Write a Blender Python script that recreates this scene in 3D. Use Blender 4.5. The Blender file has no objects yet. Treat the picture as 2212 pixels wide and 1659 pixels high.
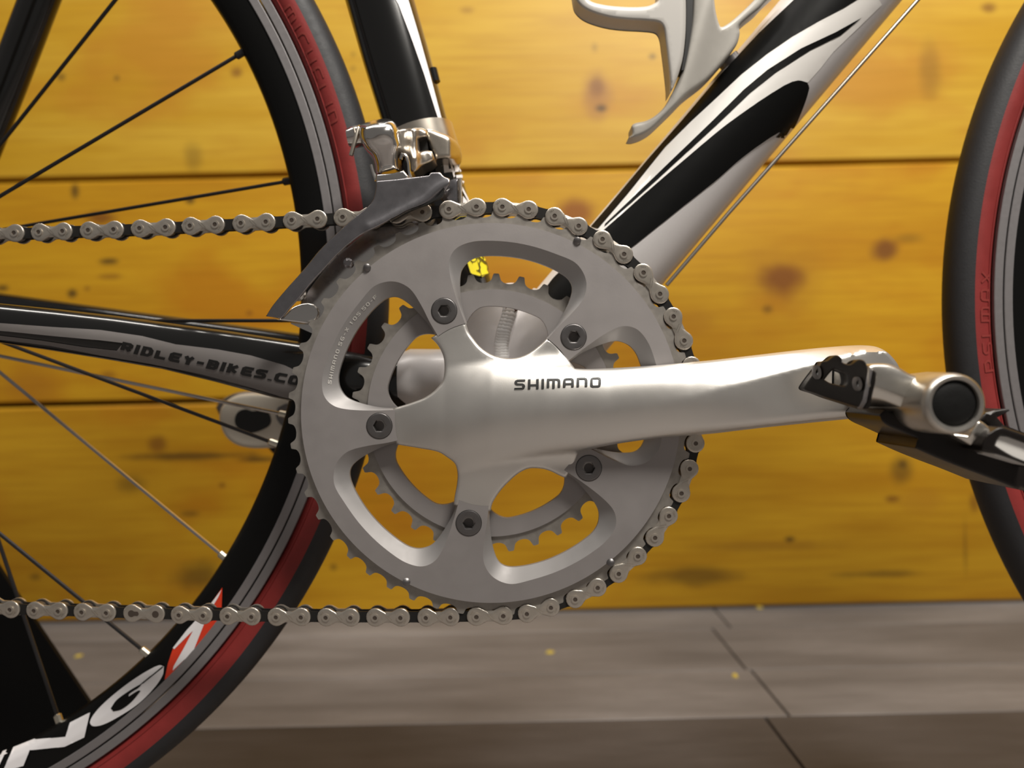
import bpy, bmesh, math, random
import numpy as np
from mathutils import Vector, Matrix
from mathutils.bvhtree import BVHTree
from mathutils.geometry import delaunay_2d_cdt

random.seed(7)
rng = np.random.default_rng(7)
SC = bpy.context.scene
COL = SC.collection

# ------------------------------------------------------------------ camera, world, lamps, exposure
CAM = Vector((0.0105, -0.400, 0.300))       # metres; bike mid plane is y = 0, bottom bracket at x = 0
FPX, IW, IH = 1540.0, 2212.0, 1659.0
ROLL = math.radians(1.25)
RX = Vector((math.cos(ROLL), 0, -math.sin(ROLL)))
UX = Vector((math.sin(ROLL), 0, math.cos(ROLL)))
cam_d = bpy.data.cameras.new('camera')
cam = bpy.data.objects.new('camera', cam_d)
COL.objects.link(cam)
cam_d.sensor_width = 36.0
cam_d.lens = 36.0 * FPX / IW
cam_d.clip_start = 0.01
cam_d.clip_end = 50
cam_d.dof.use_dof = True
cam_d.dof.focus_distance = 0.330
cam_d.dof.aperture_fstop = 5.4
cam.matrix_world = Matrix(((RX.x, UX.x, 0, CAM.x), (RX.y, UX.y, -1, CAM.y), (RX.z, UX.z, 0, CAM.z), (0, 0, 0, 1)))
SC.camera = cam

world = bpy.data.worlds.new('room_light')
SC.world = world
world.use_nodes = True
bg = world.node_tree.nodes['Background']
bg.inputs[0].default_value = (1.0, 0.93, 0.86, 1)
bg.inputs[1].default_value = 0.14


def lamp(name, loc, target, size, size_y, power, color):
    d = bpy.data.lights.new(name, 'AREA')
    d.shape = 'RECTANGLE'
    d.size, d.size_y, d.energy, d.color = size, size_y, power, color
    o = bpy.data.objects.new(name, d)
    COL.objects.link(o)
    o.location = loc
    o.rotation_euler = (Vector(target) - Vector(loc)).to_track_quat('-Z', 'Y').to_euler()
    return o


lamp('ceiling_lamp', (0.50, -0.76, 1.60), (0.18, 0.45, 0.40), 0.45, 0.35, 28.0, (1.0, 0.95, 0.87))
lamp('tube_lamp', (0.24, -0.16, 1.90), (0.24, 0.02, 0.30), 2.6, 0.12, 27.0, (1.0, 0.95, 0.88))

SC.view_settings.view_transform = 'Standard'
SC.view_settings.look = 'None'
SC.view_settings.gamma = 1.0
SC.view_settings.use_curve_mapping = False
SC.view_settings.exposure = 0.0

WALL_Y = 0.532


# ------------------------------------------------------------------ pixel <-> place
def P(px, py, y):
    """world point(s) seen at photo pixel (px, py) lying on the depth plane y"""
    px, py, y = np.broadcast_arrays(np.asarray(px, float), np.asarray(py, float), np.asarray(y, float))
    d = y - CAM.y
    a = (px - IW / 2) / FPX * d
    b = (IH / 2 - py) / FPX * d
    return np.stack([CAM.x + a * RX.x + b * UX.x, y, CAM.z + a * RX.z + b * UX.z], -1)


def PV(px, py, y):
    return Vector(P(px, py, y).tolist())


def FL(px, py):
    """point of the floor seen at a pixel"""
    d = Vector((0, 1, 0)) + RX * ((px - IW / 2) / FPX) + UX * ((IH / 2 - py) / FPX)
    return CAM + d * (-CAM.z / d.z)


def WL(px, py):
    v = PV(px, py, WALL_Y)
    return v.x, v.z


# ------------------------------------------------------------------ object helpers
def tag(o, label=None, cat=None, group=None, kind=None):
    if label: o['label'] = label
    if cat: o['category'] = cat
    if group: o['group'] = group
    if kind: o['kind'] = kind
    return o


def empty(name, parent=None, loc=(0, 0, 0)):
    o = bpy.data.objects.new(name, None)
    o.empty_display_size = 0.02
    o.location = loc
    COL.objects.link(o)
    if parent: o.parent = parent
    return o


def link(name, me, parent=None):
    o = bpy.data.objects.new(name, me)
    COL.objects.link(o)
    if parent: o.parent = parent
    return o


def make_mesh(name, V, F, mats, midx=None, smooth=35):
    me = bpy.data.meshes.new(name)
    me.from_pydata([tuple(map(float, v)) for v in V], [], [tuple(int(i) for i in f) for f in F])
    for m in (mats if isinstance(mats, (list, tuple)) else [mats]):
        me.materials.append(m)
    if midx is not None:
        me.polygons.foreach_set('material_index', np.asarray(midx, np.int32))
    if smooth is not None:
        me.polygons.foreach_set('use_smooth', np.ones(len(me.polygons), bool))
        me.set_sharp_from_angle(angle=math.radians(smooth))
    me.update()
    return me


def mk(name, V, F, mats, parent=None, midx=None, smooth=35):
    return link(name, make_mesh(name, V, F, mats, midx, smooth), parent)


class MB:
    """collects pieces of one mesh"""
    def __init__(s): s.V, s.F, s.M = [], [], []

    def add(s, V, F, m=0):
        n = len(s.V)
        s.V += [tuple(map(float, v)) for v in V]
        s.F += [tuple(int(i) + n for i in f) for f in F]
        s.M += [m] * len(F)
        return s

    def build(s, name, mats, parent=None, smooth=35): return mk(name, s.V, s.F, mats, parent, s.M, smooth)
    def mesh(s, name, mats, smooth=35): return make_mesh(name, s.V, s.F, mats, s.M, smooth)


def box_vf(x0, x1, y0, y1, z0, z1, c=0.0):
    """box; c chamfers the edges that face the camera (-y)"""
    if c <= 0:
        V = [(x, y, z) for x in (x0, x1) for y in (y0, y1) for z in (z0, z1)]
        F = [(0, 1, 3, 2), (4, 6, 7, 5), (0, 4, 5, 1), (2, 3, 7, 6), (0, 2, 6, 4), (1, 5, 7, 3)]
        return V, F
    a = [(x0, y1, z0), (x1, y1, z0), (x1, y1, z1), (x0, y1, z1)]
    b = [(x, y0 + c, z) for x, _, z in a]
    d = [(x0 + c, y0, z0 + c), (x1 - c, y0, z0 + c), (x1 - c, y0, z1 - c), (x0 + c, y0, z1 - c)]
    V = a + b + d
    F = [(0, 3, 2, 1), (8, 9, 10, 11)]
    for k in range(4):
        j = (k + 1) % 4
        F += [(k, j, 4 + j, 4 + k), (4 + k, 4 + j, 8 + j, 8 + k)]
    return V, F


def tube_vf(pts, rad, n=16, caps=True, rad2=None, up=None):
    """round (or oval) sweep along points; rad2 is the second half axis"""
    pts = [Vector(p) for p in pts]
    m = len(pts)
    rad = rad if hasattr(rad, '__len__') else [rad] * m
    rad2 = rad if rad2 is None else (rad2 if hasattr(rad2, '__len__') else [rad2] * m)
    V, F = [], []
    prev = None
    for i, p in enumerate(pts):
        t = (pts[min(i + 1, m - 1)] - pts[max(i - 1, 0)]).normalized()
        if prev is None:
            u = Vector(up) if up else (Vector((0, 1, 0)) if abs(t.y) < 0.9 else Vector((1, 0, 0)))
        else:
            u = prev
        u = (u - t * u.dot(t)).normalized()
        prev = u
        w = t.cross(u)
        for k in range(n):
            a = 2 * math.pi * k / n
            V.append(p + u * (math.cos(a) * rad[i]) + w * (math.sin(a) * rad2[i]))
    for i in range(m - 1):
        for k in range(n):
            j = (k + 1) % n
            F.append((i * n + k, i * n + j, (i + 1) * n + j, (i + 1) * n + k))
    if caps:
        F.append(tuple(range(n))[::-1])
        F.append(tuple((m - 1) * n + k for k in range(n)))
    return V, F


def revolve_vf(prof, c, n=192, closed=True):
    """profile of (radius, y) turned about the y axis through c=(x, z)"""
    m = len(prof)
    V, F = [], []
    for k in range(n):
        a = 2 * math.pi * k / n
        ca, sa = math.cos(a), math.sin(a)
        V += [(c[0] + r * ca, y, c[1] + r * sa) for r, y in prof]
    for k in range(n):
        j = (k + 1) % n
        for i in range(m if closed else m - 1):
            l = (i + 1) % m
            F.append((k * m + i, k * m + l, j * m + l, j * m + i))
    return V, F


def dens(pts, step, closed=True):
    out = []
    n = len(pts)
    for i in range(n if closed else n - 1):
        a, b = np.array(pts[i], float), np.array(pts[(i + 1) % n], float)
        k = max(1, int(math.ceil(np.hypot(*(b - a)) / step)))
        out += [tuple(a + (b - a) * t / k) for t in range(k)]
    if not closed: out.append(tuple(pts[-1]))
    return out


def spline(pts, step, closed=True, corner=50):
    """Catmull-Rom through the points, keeping corners sharper than `corner` degrees"""
    p = [np.array(q, float) for q in pts]
    n = len(p)
    out = []

    def is_corner(i):
        if not closed and i in (0, n - 1): return True
        a, b = p[i] - p[i - 1], p[(i + 1) % n] - p[i]
        c = np.dot(a, b) / (np.linalg.norm(a) * np.linalg.norm(b) + 1e-12)
        return math.degrees(math.acos(max(-1, min(1, c)))) > corner
    cs = [is_corner(i) for i in range(n)]
    for i in range(n if closed else n - 1):
        j = (i + 1) % n
        a, b = p[i], p[j]
        L = np.linalg.norm(b - a)
        ta = (b - a) if cs[i] else (b - p[i - 1]) * L / (L + np.linalg.norm(a - p[i - 1]) + 1e-12)
        tb = (b - a) if cs[j] else (p[(j + 1) % n] - a) * L / (L + np.linalg.norm(p[(j + 1) % n] - b) + 1e-12)
        k = max(1, int(math.ceil(L / step)))
        for t in range(k):
            s = t / k
            out.append(tuple((2 * s**3 - 3 * s**2 + 1) * a + (s**3 - 2 * s**2 + s) * ta + (-2 * s**3 + 3 * s**2) * b + (s**3 - s**2) * tb))
    if not closed: out.append(tuple(p[-1]))
    return out


def inside(q, poly):
    q = np.asarray(q, float)
    x, y = q[:, 0], q[:, 1]
    r = np.zeros(len(q), bool)
    n = len(poly)
    for i in range(n):
        x1, y1 = poly[i]
        x2, y2 = poly[(i + 1) % n]
        c = (y1 > y) != (y2 > y)
        if c.any():
            r ^= c & (x < (x2 - x1) * (y - y1) / (y2 - y1 + 1e-30) + x1)
    return r


def dist_to(q, loops):
    q = np.asarray(q, float)
    best = np.full(len(q), 1e9)
    for L in loops:
        A = np.asarray(L, float)
        B = np.roll(A, -1, 0)
        for a, b in zip(A, B):
            ab = b - a
            t = np.clip(((q - a) @ ab) / (ab @ ab + 1e-20), 0, 1)
            best = np.minimum(best, np.hypot(*(q - a - t[:, None] * ab).T))
    return best


def triangulate(outer, holes, step, extra=(), rings=0):
    loops = [outer] + list(holes)
    pts, edges = [], []
    for L in loops:
        s = len(pts)
        pts += [tuple(map(float, q)) for q in L]
        edges += [(s + i, s + (i + 1) % len(L)) for i in range(len(L))]
    if step and rings:
        for L in loops:
            A = np.asarray(L, float)
            t = np.roll(A, -1, 0) - np.roll(A, 1, 0)
            t /= np.hypot(*t.T)[:, None] + 1e-12
            nrm = np.stack([-t[:, 1], t[:, 0]], -1)
            for f in (0.12, 0.38, 0.70, 1.0):
                for sg in (1, -1):
                    q = A + nrm * (sg * f * rings)
                    k = inside(q, outer)
                    for h in holes: k &= ~inside(q, h)
                    q = q[k]
                    if len(q):
                        q = q[dist_to(q, loops) > 0.94 * f * rings]
                        pts += [tuple(w) for w in q]
    if step:
        A = np.asarray(outer)
        x0, y0 = A.min(0)
        x1, y1 = A.max(0)
        g = [(x0 + (i + 0.5 * (j % 2)) * step, y0 + j * step * 0.866)
             for j in range(1, int((y1 - y0) / (step * 0.866)) + 1) for i in range(int((x1 - x0) / step) + 1)]
        if g:
            g = np.array(g)
            k = inside(g, outer)
            for h in holes: k &= ~inside(g, h)
            g = g[k]
            if len(g):
                g = g[dist_to(g, loops) > max(0.45 * step, rings * 1.0 + 0.4 * step if rings else 0)]
                pts += [tuple(q) for q in g]
    for e in extra:
        pts += [tuple(map(float, q)) for q in e]
    V, _, F, *_ = delaunay_2d_cdt([Vector(q) for q in pts], edges, [], 0, 1e-5)
    V = np.array([tuple(v) for v in V])
    F = [tuple(f) for f in F]
    C = np.array([V[list(f)].mean(0) for f in F])
    k = inside(C, outer)
    for h in holes: k &= ~inside(C, h)
    return V, [f for f, q in zip(F, k) if q], loops


def ev(f, u, v): return f(u, v) if callable(f) else np.full(len(u), float(f))


def MM(u, v, y): return np.stack([u, y, v], -1)      # plain metres instead of pixels


def slab_vf(outer, holes, yf, yb, step, rpx=0, drop=0.0, mapper=None):
    """solid plate: front surface yf(u, v) with rounded rim, flat sides, back yb(u, v)"""
    mapper = mapper or P
    V, F, loops = triangulate(outer, holes, step, (), rpx)
    u, v = V[:, 0], V[:, 1]
    y = ev(yf, u, v)
    if rpx:
        d = np.clip(dist_to(V, loops) / rpx, 0, 1)
        y = y + drop * (1 - np.sqrt(np.clip(1 - (1 - d) ** 2, 0, 1)))
    W = mapper(u, v, y)
    B = W.copy()
    B[:, 1] = ev(yb, u, v)
    n = len(V)
    cnt = {}
    for f in F:
        for i in range(3):
            a, b = f[i], f[(i + 1) % 3]
            cnt[(a, b)] = 1
    # make the front face the camera
    f0 = F[len(F) // 2]
    nn = np.cross(W[f0[1]] - W[f0[0]], W[f0[2]] - W[f0[0]])
    flip = nn[1] > 0
    FF = []
    for f in F:
        g = f[::-1] if flip else f
        FF.append(g)
        FF.append(tuple(n + i for i in g[::-1]))
    for (a, b) in cnt:
        if (b, a) not in cnt:
            FF.append((a, b, n + b, n + a) if flip else (b, a, n + a, n + b))
    return np.vstack([W, B]), FF


def slab(name, outer, holes, yf, yb, mat, parent, step=6, rpx=0, drop=0.0, mapper=None, smooth=40):
    V, F = slab_vf(outer, holes, yf, yb, step, rpx, drop, mapper)
    return mk(name, V, F, mat, parent, smooth=smooth)


def bvh(*objs):
    V, F = [], []
    for o in objs:
        n = len(V)
        V += [v.co.copy() for v in o.data.vertices]
        F += [tuple(n + i for i in p.vertices) for p in o.data.polygons]
    return BVHTree.FromPolygons(V, F)


def on_surface(tree, q, y, off=0.00025):
    """points of the surface under photo pixels q (paint lies on the surface)"""
    out = []
    for (a, b) in q:
        w = PV(a, b, y)
        d = (w - CAM).normalized()
        h = tree.ray_cast(CAM, d)
        if h[0] is None or abs(h[0].y - y) > 0.08:
            h = tree.find_nearest(w)
        co, no = h[0], h[1]
        if no.dot(d) > 0: no = -no
        out.append(co + no * off)
    return out


def decal(name, polys, tree, y, mat, parent, step=5, off=0.00025):
    m = MB()
    for p in polys:
        V, F, _ = triangulate(dens(p, step), [], step)
        m.add(on_surface(tree, V, y, off), F)
    return m.build(name, mat, parent, smooth=60)


# ------------------------------------------------------------------ materials
def mat(name, color, rough=0.5, metal=0.0, noise=0.0, nscale=60.0, bump=0.0, bscale=400.0, coat=0.0, spec=0.5, aniso=0.0):
    m = bpy.data.materials.new(name)
    m.use_nodes = True
    nt = m.node_tree
    b = nt.nodes['Principled BSDF']
    b.inputs['Base Color'].default_value = (*color, 1)
    b.inputs['Roughness'].default_value = rough
    b.inputs['Metallic'].default_value = metal
    b.inputs['Specular IOR Level'].default_value = spec
    b.inputs['Coat Weight'].default_value = coat
    b.inputs['Coat Roughness'].default_value = 0.08
    b.inputs['Anisotropic'].default_value = aniso
    if noise or bump:
        g = nt.nodes.new('ShaderNodeNewGeometry')
    if noise:
        n = nt.nodes.new('ShaderNodeTexNoise')
        n.inputs['Scale'].default_value = nscale
        n.inputs['Detail'].default_value = 5
        nt.links.new(g.outputs['Position'], n.inputs['Vector'])
        x = nt.nodes.new('ShaderNodeMix')
        x.data_type = 'RGBA'
        x.inputs[6].default_value = (*[c * (1 - noise) for c in color], 1)
        x.inputs[7].default_value = (*[min(1, c * (1 + noise)) for c in color], 1)
        nt.links.new(n.outputs['Fac'], x.inputs[0])
        nt.links.new(x.outputs[2], b.inputs['Base Color'])
        r = nt.nodes.new('ShaderNodeMapRange')
        r.inputs[3].default_value = rough * 0.85
        r.inputs[4].default_value = min(1, rough * 1.2)
        nt.links.new(n.outputs['Fac'], r.inputs[0])
        nt.links.new(r.outputs[0], b.inputs['Roughness'])
    if bump:
        n2 = nt.nodes.new('ShaderNodeTexNoise')
        n2.inputs['Scale'].default_value = bscale
        n2.inputs['Detail'].default_value = 3
        nt.links.new(g.outputs['Position'], n2.inputs['Vector'])
        bp = nt.nodes.new('ShaderNodeBump')
        bp.inputs['Strength'].default_value = bump
        bp.inputs['Distance'].default_value = 0.0005
        nt.links.new(n2.outputs['Fac'], bp.inputs['Height'])
        nt.links.new(bp.outputs['Normal'], b.inputs['Normal'])
    return m


M_RING = mat('satin_aluminium_ring', (0.37, 0.345, 0.340), 0.60, 0.65, 0.05, 90, 0.03, 1500)
M_BEVEL = mat('machined_aluminium', (0.37, 0.355, 0.352), 0.56, 0.6, 0.04, 200)
M_TOOTH = mat('worn_aluminium_teeth', (0.36, 0.335, 0.305), 0.5, 0.75, 0.25, 300)
M_CRANK = mat('anodised_crank', (0.76, 0.735, 0.70), 0.34, 0.88, 0.03, 60, 0.02, 1800)
M_CHROME = mat('polished_chrome', (0.72, 0.70, 0.68), 0.16, 1.0, 0.05, 80)
M_CHROME_DARK = mat('brushed_dark_steel', (0.36, 0.35, 0.37), 0.27, 1.0, 0.12, 200)
M_NICKEL = mat('warm_nickel', (0.66, 0.60, 0.52), 0.28, 1.0, 0.06, 90)
M_LINK = mat('chain_nickel', (0.58, 0.53, 0.465), 0.30, 0.8, 0.12, 400)
M_PIN = mat('chain_pin_hollow', (0.16, 0.13, 0.11), 0.4, 0.8)
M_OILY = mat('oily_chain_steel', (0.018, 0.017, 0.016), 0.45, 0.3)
M_BOLT = mat('grey_steel_bolt', (0.20, 0.19, 0.19), 0.38, 0.9, 0.08, 300)
M_BOLT2 = mat('bright_steel_socket', (0.45, 0.43, 0.41), 0.3, 1.0)
M_SILVER = mat('silver_frame_paint', (0.72, 0.695, 0.695), 0.40, 0.15, 0.03, 900, coat=0.1)
M_WHITE = mat('white_frame_paint', (0.90, 0.875, 0.84), 0.4, 0.0, coat=0.3)
M_BLACK = mat('black_gloss_paint', (0.006, 0.006, 0.006), 0.18, 0.0, coat=0.5)
M_STRIPE = mat('black_stripe_paint', (0.007, 0.007, 0.007), 0.45, 0.0, spec=0.06)
M_BLACK_SOFT = mat('black_print', (0.010, 0.010, 0.010), 0.4)
M_BGREY = mat('grey_frame_print', (0.20, 0.185, 0.18), 0.45)
M_RUBBER = mat('black_tyre_rubber', (0.022, 0.022, 0.025), 0.6, 0.0, 0.15, 250, 0.15, 900)
M_RED = mat('red_tyre_sidewall', (0.26, 0.024, 0.022), 0.6, 0.0, 0.18, 120, 0.1, 900)
M_RED2 = mat('red_raised_rubber', (0.28, 0.036, 0.030), 0.55)
M_RIM = mat('black_rim', (0.004, 0.004, 0.004), 0.4, 0.0, spec=0.2)
M_TRACK = mat('grey_brake_track', (0.28, 0.265, 0.27), 0.5, 0.55, 0.05, 400)
M_SPOKE = mat('dark_steel_spoke', (0.05, 0.048, 0.05), 0.35, 0.8)
M_SPOKE_L = mat('bright_steel_spoke', (0.55, 0.52, 0.50), 0.25, 1.0)
M_NIPPLE = mat('silver_nipple', (0.70, 0.66, 0.56), 0.35, 1.0)
M_PRINT_W = mat('white_print', (0.86, 0.84, 0.86), 0.5)
M_PRINT_R = mat('red_print', (0.72, 0.045, 0.012), 0.5)
M_YELLOW = mat('yellow_badge', (0.92, 0.78, 0.03), 0.4)
M_OLIVE = mat('badge_ink', (0.10, 0.08, 0.005), 0.5)
M_CAGE = mat('silver_bottle_cage', (0.42, 0.40, 0.365), 0.45, 0.2, 0.04, 120)
M_CAGE2 = mat('pale_bottle_cage_rim', (0.52, 0.50, 0.47), 0.45, 0.1)
M_PEDAL = mat('cast_pedal_body', (0.68, 0.65, 0.60), 0.32, 1.0, 0.12, 150, 0.05, 900)
M_LEFT = mat('pale_left_crank', (0.78, 0.73, 0.63), 0.4, 0.15)
M_PLATE = mat('black_steel_plate', (0.014, 0.011, 0.010), 0.32, 0.2, 0.4, 120, spec=0.4)
M_CAP = mat('black_plastic_cap', (0.007, 0.007, 0.007), 0.6, 0.0, 0.1, 300, 0.2, 1500, spec=0.25)
M_STAND = mat('black_stand_steel', (0.004, 0.004, 0.004), 0.6, spec=0.2)
M_CHIP = mat('yellow_wood_chip', (0.60, 0.45, 0.06), 0.7)
M_WELD = mat('silver_weld', (0.88, 0.87, 0.87), 0.45, 0.4, 0.1, 500)
M_TUBE_GAP = mat('brown_tube_gap', (0.09, 0.03, 0.012), 0.8)
M_CABLE = mat('steel_cable', (0.42, 0.38, 0.33), 0.35, 0.9)
M_GAP = mat('dark_wall_backing', (0.012, 0.008, 0.004), 0.9)


def wood_material(name, base, dark, knots_and_shade, seed):
    m = bpy.data.materials.new(name)
    m.use_nodes = True
    nt = m.node_tree
    N, L = nt.nodes, nt.links
    b = N['Principled BSDF']
    b.inputs['Roughness'].default_value = 0.46
    b.inputs['Specular IOR Level'].default_value = 0.34
    g = N.new('ShaderNodeNewGeometry')

    def noise(scale, sx, sz, detail, off):
        mp = N.new('ShaderNodeMapping')
        mp.inputs['Scale'].default_value = (sx, 1, sz)
        mp.inputs['Location'].default_value = (off, 0, off * 0.7)
        L.new(g.outputs['Position'], mp.inputs['Vector'])
        n = N.new('ShaderNodeTexNoise')
        n.inputs['Scale'].default_value = scale
        n.inputs['Detail'].default_value = detail
        L.new(mp.outputs[0], n.inputs['Vector'])
        return n

    def mix(fac, a, c, mode='MIX'):
        x = N.new('ShaderNodeMix')
        x.data_type = 'RGBA'
        x.blend_type = mode
        for i, s in ((0, fac), (6, a), (7, c)):
            if hasattr(s, 'links') or hasattr(s, 'is_linked'): L.new(s, x.inputs[i])
            elif i == 0: x.inputs[0].default_value = s
            else: x.inputs[i].default_value = (*s, 1)
        return x.outputs[2]

    def ramp(src, lo, hi, a=0.0, c=1.0):
        r = N.new('ShaderNodeMapRange')
        r.interpolation_type = 'SMOOTHSTEP'
        for i, q in ((1, lo), (2, hi), (3, a), (4, c)): r.inputs[i].default_value = q
        L.new(src, r.inputs[0])
        return r.outputs[0]
    n1 = noise(3.0, 1.0, 6.0, 4, seed)            # broad streaks along the grain
    n2 = noise(9.0, 1.0, 22.0, 6, seed + 3)       # fine grain
    n3 = noise(5.0, 1.0, 1.6, 3, seed + 9)        # blotches of orange stain
    col = mix(ramp(n1.outputs['Fac'], 0.35, 0.7), base, dark)
    col = mix(ramp(n3.outputs['Fac'], 0.50, 0.70, 0.0, 0.8), col, (base[0] * 0.80, base[1] * 0.58, base[2] * 0.45))
    col = mix(ramp(n2.outputs['Fac'], 0.42, 0.70, 0.0, 0.35), col, (dark[0] * 0.75, dark[1] * 0.65, dark[2] * 0.6))
    nw = noise(22.0, 1.0, 1.0, 3, seed + 5)
    sx = N.new('ShaderNodeSeparateXYZ')
    L.new(g.outputs['Position'], sx.inputs[0])

    def math_(op, a, c):
        q = N.new('ShaderNodeMath')
        q.operation = op
        for i, s in ((0, a), (1, c)):
            if hasattr(s, 'is_linked'): L.new(s, q.inputs[i])
            else: q.inputs[i].default_value = s
        return q.outputs[0]
    wob = math_('MULTIPLY', math_('SUBTRACT', nw.outputs['Fac'], 0.5), 0.9)
    for (kx, kz, rx, rz, st, kc) in knots_and_shade:
        dx = math_('DIVIDE', math_('SUBTRACT', sx.outputs[0], kx), rx)
        dz = math_('DIVIDE', math_('SUBTRACT', sx.outputs[2], kz), rz)
        d = math_('SQRT', math_('ADD', math_('MULTIPLY', dx, dx), math_('MULTIPLY', dz, dz)), 0.0)
        d = math_('ADD', d, wob)
        col = mix(ramp(d, 1.15, 0.25, 0.0, st), col, kc)
    L.new(col, b.inputs['Base Color'])
    bp = N.new('ShaderNodeBump')
    bp.inputs['Strength'].default_value = 0.12
    bp.inputs['Distance'].default_value = 0.001
    L.new(n2.outputs['Fac'], bp.inputs['Height'])
    L.new(bp.outputs['Normal'], b.inputs['Normal'])
    return m


def floor_material(name, a, c, seed):
    m = bpy.data.materials.new(name)
    m.use_nodes = True
    nt = m.node_tree
    N, L = nt.nodes, nt.links
    b = N['Principled BSDF']
    b.inputs['Roughness'].default_value = 0.55
    g = N.new('ShaderNodeNewGeometry')
    cols = None
    for k, (sc, sx, sy, lo, hi, amt) in enumerate(((4, 1, 5, 0.35, 0.68, 1.0), (14, 1, 7, 0.45, 0.75, 0.5), (60, 1, 3, 0.4, 0.8, 0.25))):
        mp = N.new('ShaderNodeMapping')
        mp.inputs['Scale'].default_value = (sx, sy, 1)
        mp.inputs['Location'].default_value = (seed + k, seed * 0.3, 0)
        L.new(g.outputs['Position'], mp.inputs['Vector'])
        n = N.new('ShaderNodeTexNoise')
        n.inputs['Scale'].default_value = sc
        n.inputs['Detail'].default_value = 5
        L.new(mp.outputs[0], n.inputs['Vector'])
        r = N.new('ShaderNodeMapRange')
        r.inputs[1].default_value, r.inputs[2].default_value, r.inputs[4].default_value = lo, hi, amt
        L.new(n.outputs['Fac'], r.inputs[0])
        x = N.new('ShaderNodeMix')
        x.data_type = 'RGBA'
        L.new(r.outputs[0], x.inputs[0])
        if cols is None: x.inputs[6].default_value = (*a, 1)
        else: L.new(cols, x.inputs[6])
        x.inputs[7].default_value = (*c, 1)
        cols = x.outputs[2]
    L.new(cols, b.inputs['Base Color'])
    return m


# ------------------------------------------------------------------ the setting: board wall and plank floor
def knot_or_shade(px, py, rx, rz, st, kc=(0.10, 0.035, 0.008)):
    x, z = WL(px, py)
    return (x, z, rx / 1652.0, rz / 1652.0, st, kc)


BR, OR_, DK = (0.16, 0.055, 0.008), (0.30, 0.11, 0.012), (0.05, 0.028, 0.008)
K_TOP = [knot_or_shade(1290, 200, 42, 60, 0.75, (0.30, 0.13, 0.03)), knot_or_shade(1290, 185, 22, 30, 0.6, BR), knot_or_shade(1300, 232, 16, 10, 0.8, DK),
         knot_or_shade(1410, 120, 12, 9, 0.75, DK), knot_or_shade(510, 155, 18, 15, 0.7, BR), knot_or_shade(130, 165, 14, 12, 0.6, DK), knot_or_shade(250, 167, 9, 8, 0.6, DK),
         knot_or_shade(762, 116, 7, 7, 0.5, DK), knot_or_shade(762, 146, 7, 8, 0.5, DK), knot_or_shade(415, 340, 26, 42, 0.35, DK), knot_or_shade(2138, 15, 22, 15, 0.7, BR),
         knot_or_shade(1285, 100, 9, 14, 0.35, DK), knot_or_shade(1650, 5, 45, 20, 0.5, OR_), knot_or_shade(2010, 150, 30, 70, 0.30, DK), knot_or_shade(1010, 20, 20, 10, 0.4, BR)]
K_MID = [knot_or_shade(1690, 602, 56, 42, 0.9, (0.13, 0.035, 0.010)), knot_or_shade(1690, 600, 110, 85, 0.35, OR_), knot_or_shade(1915, 538, 36, 30, 0.85, (0.15, 0.05, 0.012)),
         knot_or_shade(1960, 515, 40, 14, 0.35, DK), knot_or_shade(1245, 462, 55, 40, 0.8, (0.20, 0.045, 0.006)), knot_or_shade(215, 470, 42, 20, 0.8, (0.16, 0.05, 0.008)),
         knot_or_shade(410, 432, 14, 12, 0.85, DK), knot_or_shade(160, 412, 12, 22, 0.75, DK), knot_or_shade(234, 564, 26, 9, 0.8, DK), knot_or_shade(237, 597, 30, 8, 0.5, BR),
         knot_or_shade(155, 634, 14, 12, 0.85, DK), knot_or_shade(187, 623, 9, 7, 0.6, BR), knot_or_shade(5, 622, 18, 9, 0.8, DK), knot_or_shade(538, 676, 10, 8, 0.6, BR),
         knot_or_shade(1658, 668, 14, 11, 0.5, DK), knot_or_shade(230, 810, 22, 10, 0.5, BR), knot_or_shade(70, 830, 80, 50, 0.35, OR_), knot_or_shade(1500, 700, 60, 40, 0.25, OR_)]
K_LOW = [knot_or_shade(1945, 1015, 32, 38, 0.55, DK), knot_or_shade(1950, 1003, 12, 12, 0.6, DK), knot_or_shade(1928, 1078, 18, 9, 0.7, BR), knot_or_shade(1705, 1165, 16, 9, 0.85, DK),
         knot_or_shade(2105, 1085, 14, 24, 0.6, BR), knot_or_shade(2085, 1180, 6, 70, 0.35, DK), knot_or_shade(420, 985, 160, 12, 0.7, DK), knot_or_shade(340, 960, 24, 22, 0.7, BR),
         knot_or_shade(560, 992, 60, 7, 0.75, DK), knot_or_shade(480, 1048, 10, 8, 0.7, BR), knot_or_shade(285, 1045, 40, 26, 0.45, DK), knot_or_shade(410, 1110, 28, 9, 0.5, DK),
         knot_or_shade(430, 1245, 70, 40, 0.6, DK), knot_or_shade(75, 1246, 16, 10, 0.5, DK), knot_or_shade(720, 1225, 10, 9, 0.5, DK), knot_or_shade(1500, 1245, 140, 24, 0.55, DK),  # last mark here is the cranks' soft shadow, painted into the boards
         knot_or_shade(1900, 1240, 100, 10, 0.5, DK), knot_or_shade(1650, 1180, 180, 16, 0.3, BR), knot_or_shade(1800, 880, 36, 10, 0.5, BR), knot_or_shade(1990, 1080, 60, 30, 0.25, OR_)]
W_TOP = wood_material('pale_pine', (0.55, 0.335, 0.030), (0.48, 0.265, 0.012), K_TOP, 1.3)
W_MID = wood_material('golden_pine', (0.53, 0.285, 0.011), (0.44, 0.205, 0.006), K_MID, 5.1)
W_LOW = wood_material('ochre_pine', (0.53, 0.290, 0.013), (0.42, 0.200, 0.006), K_LOW, 8.7)

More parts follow.
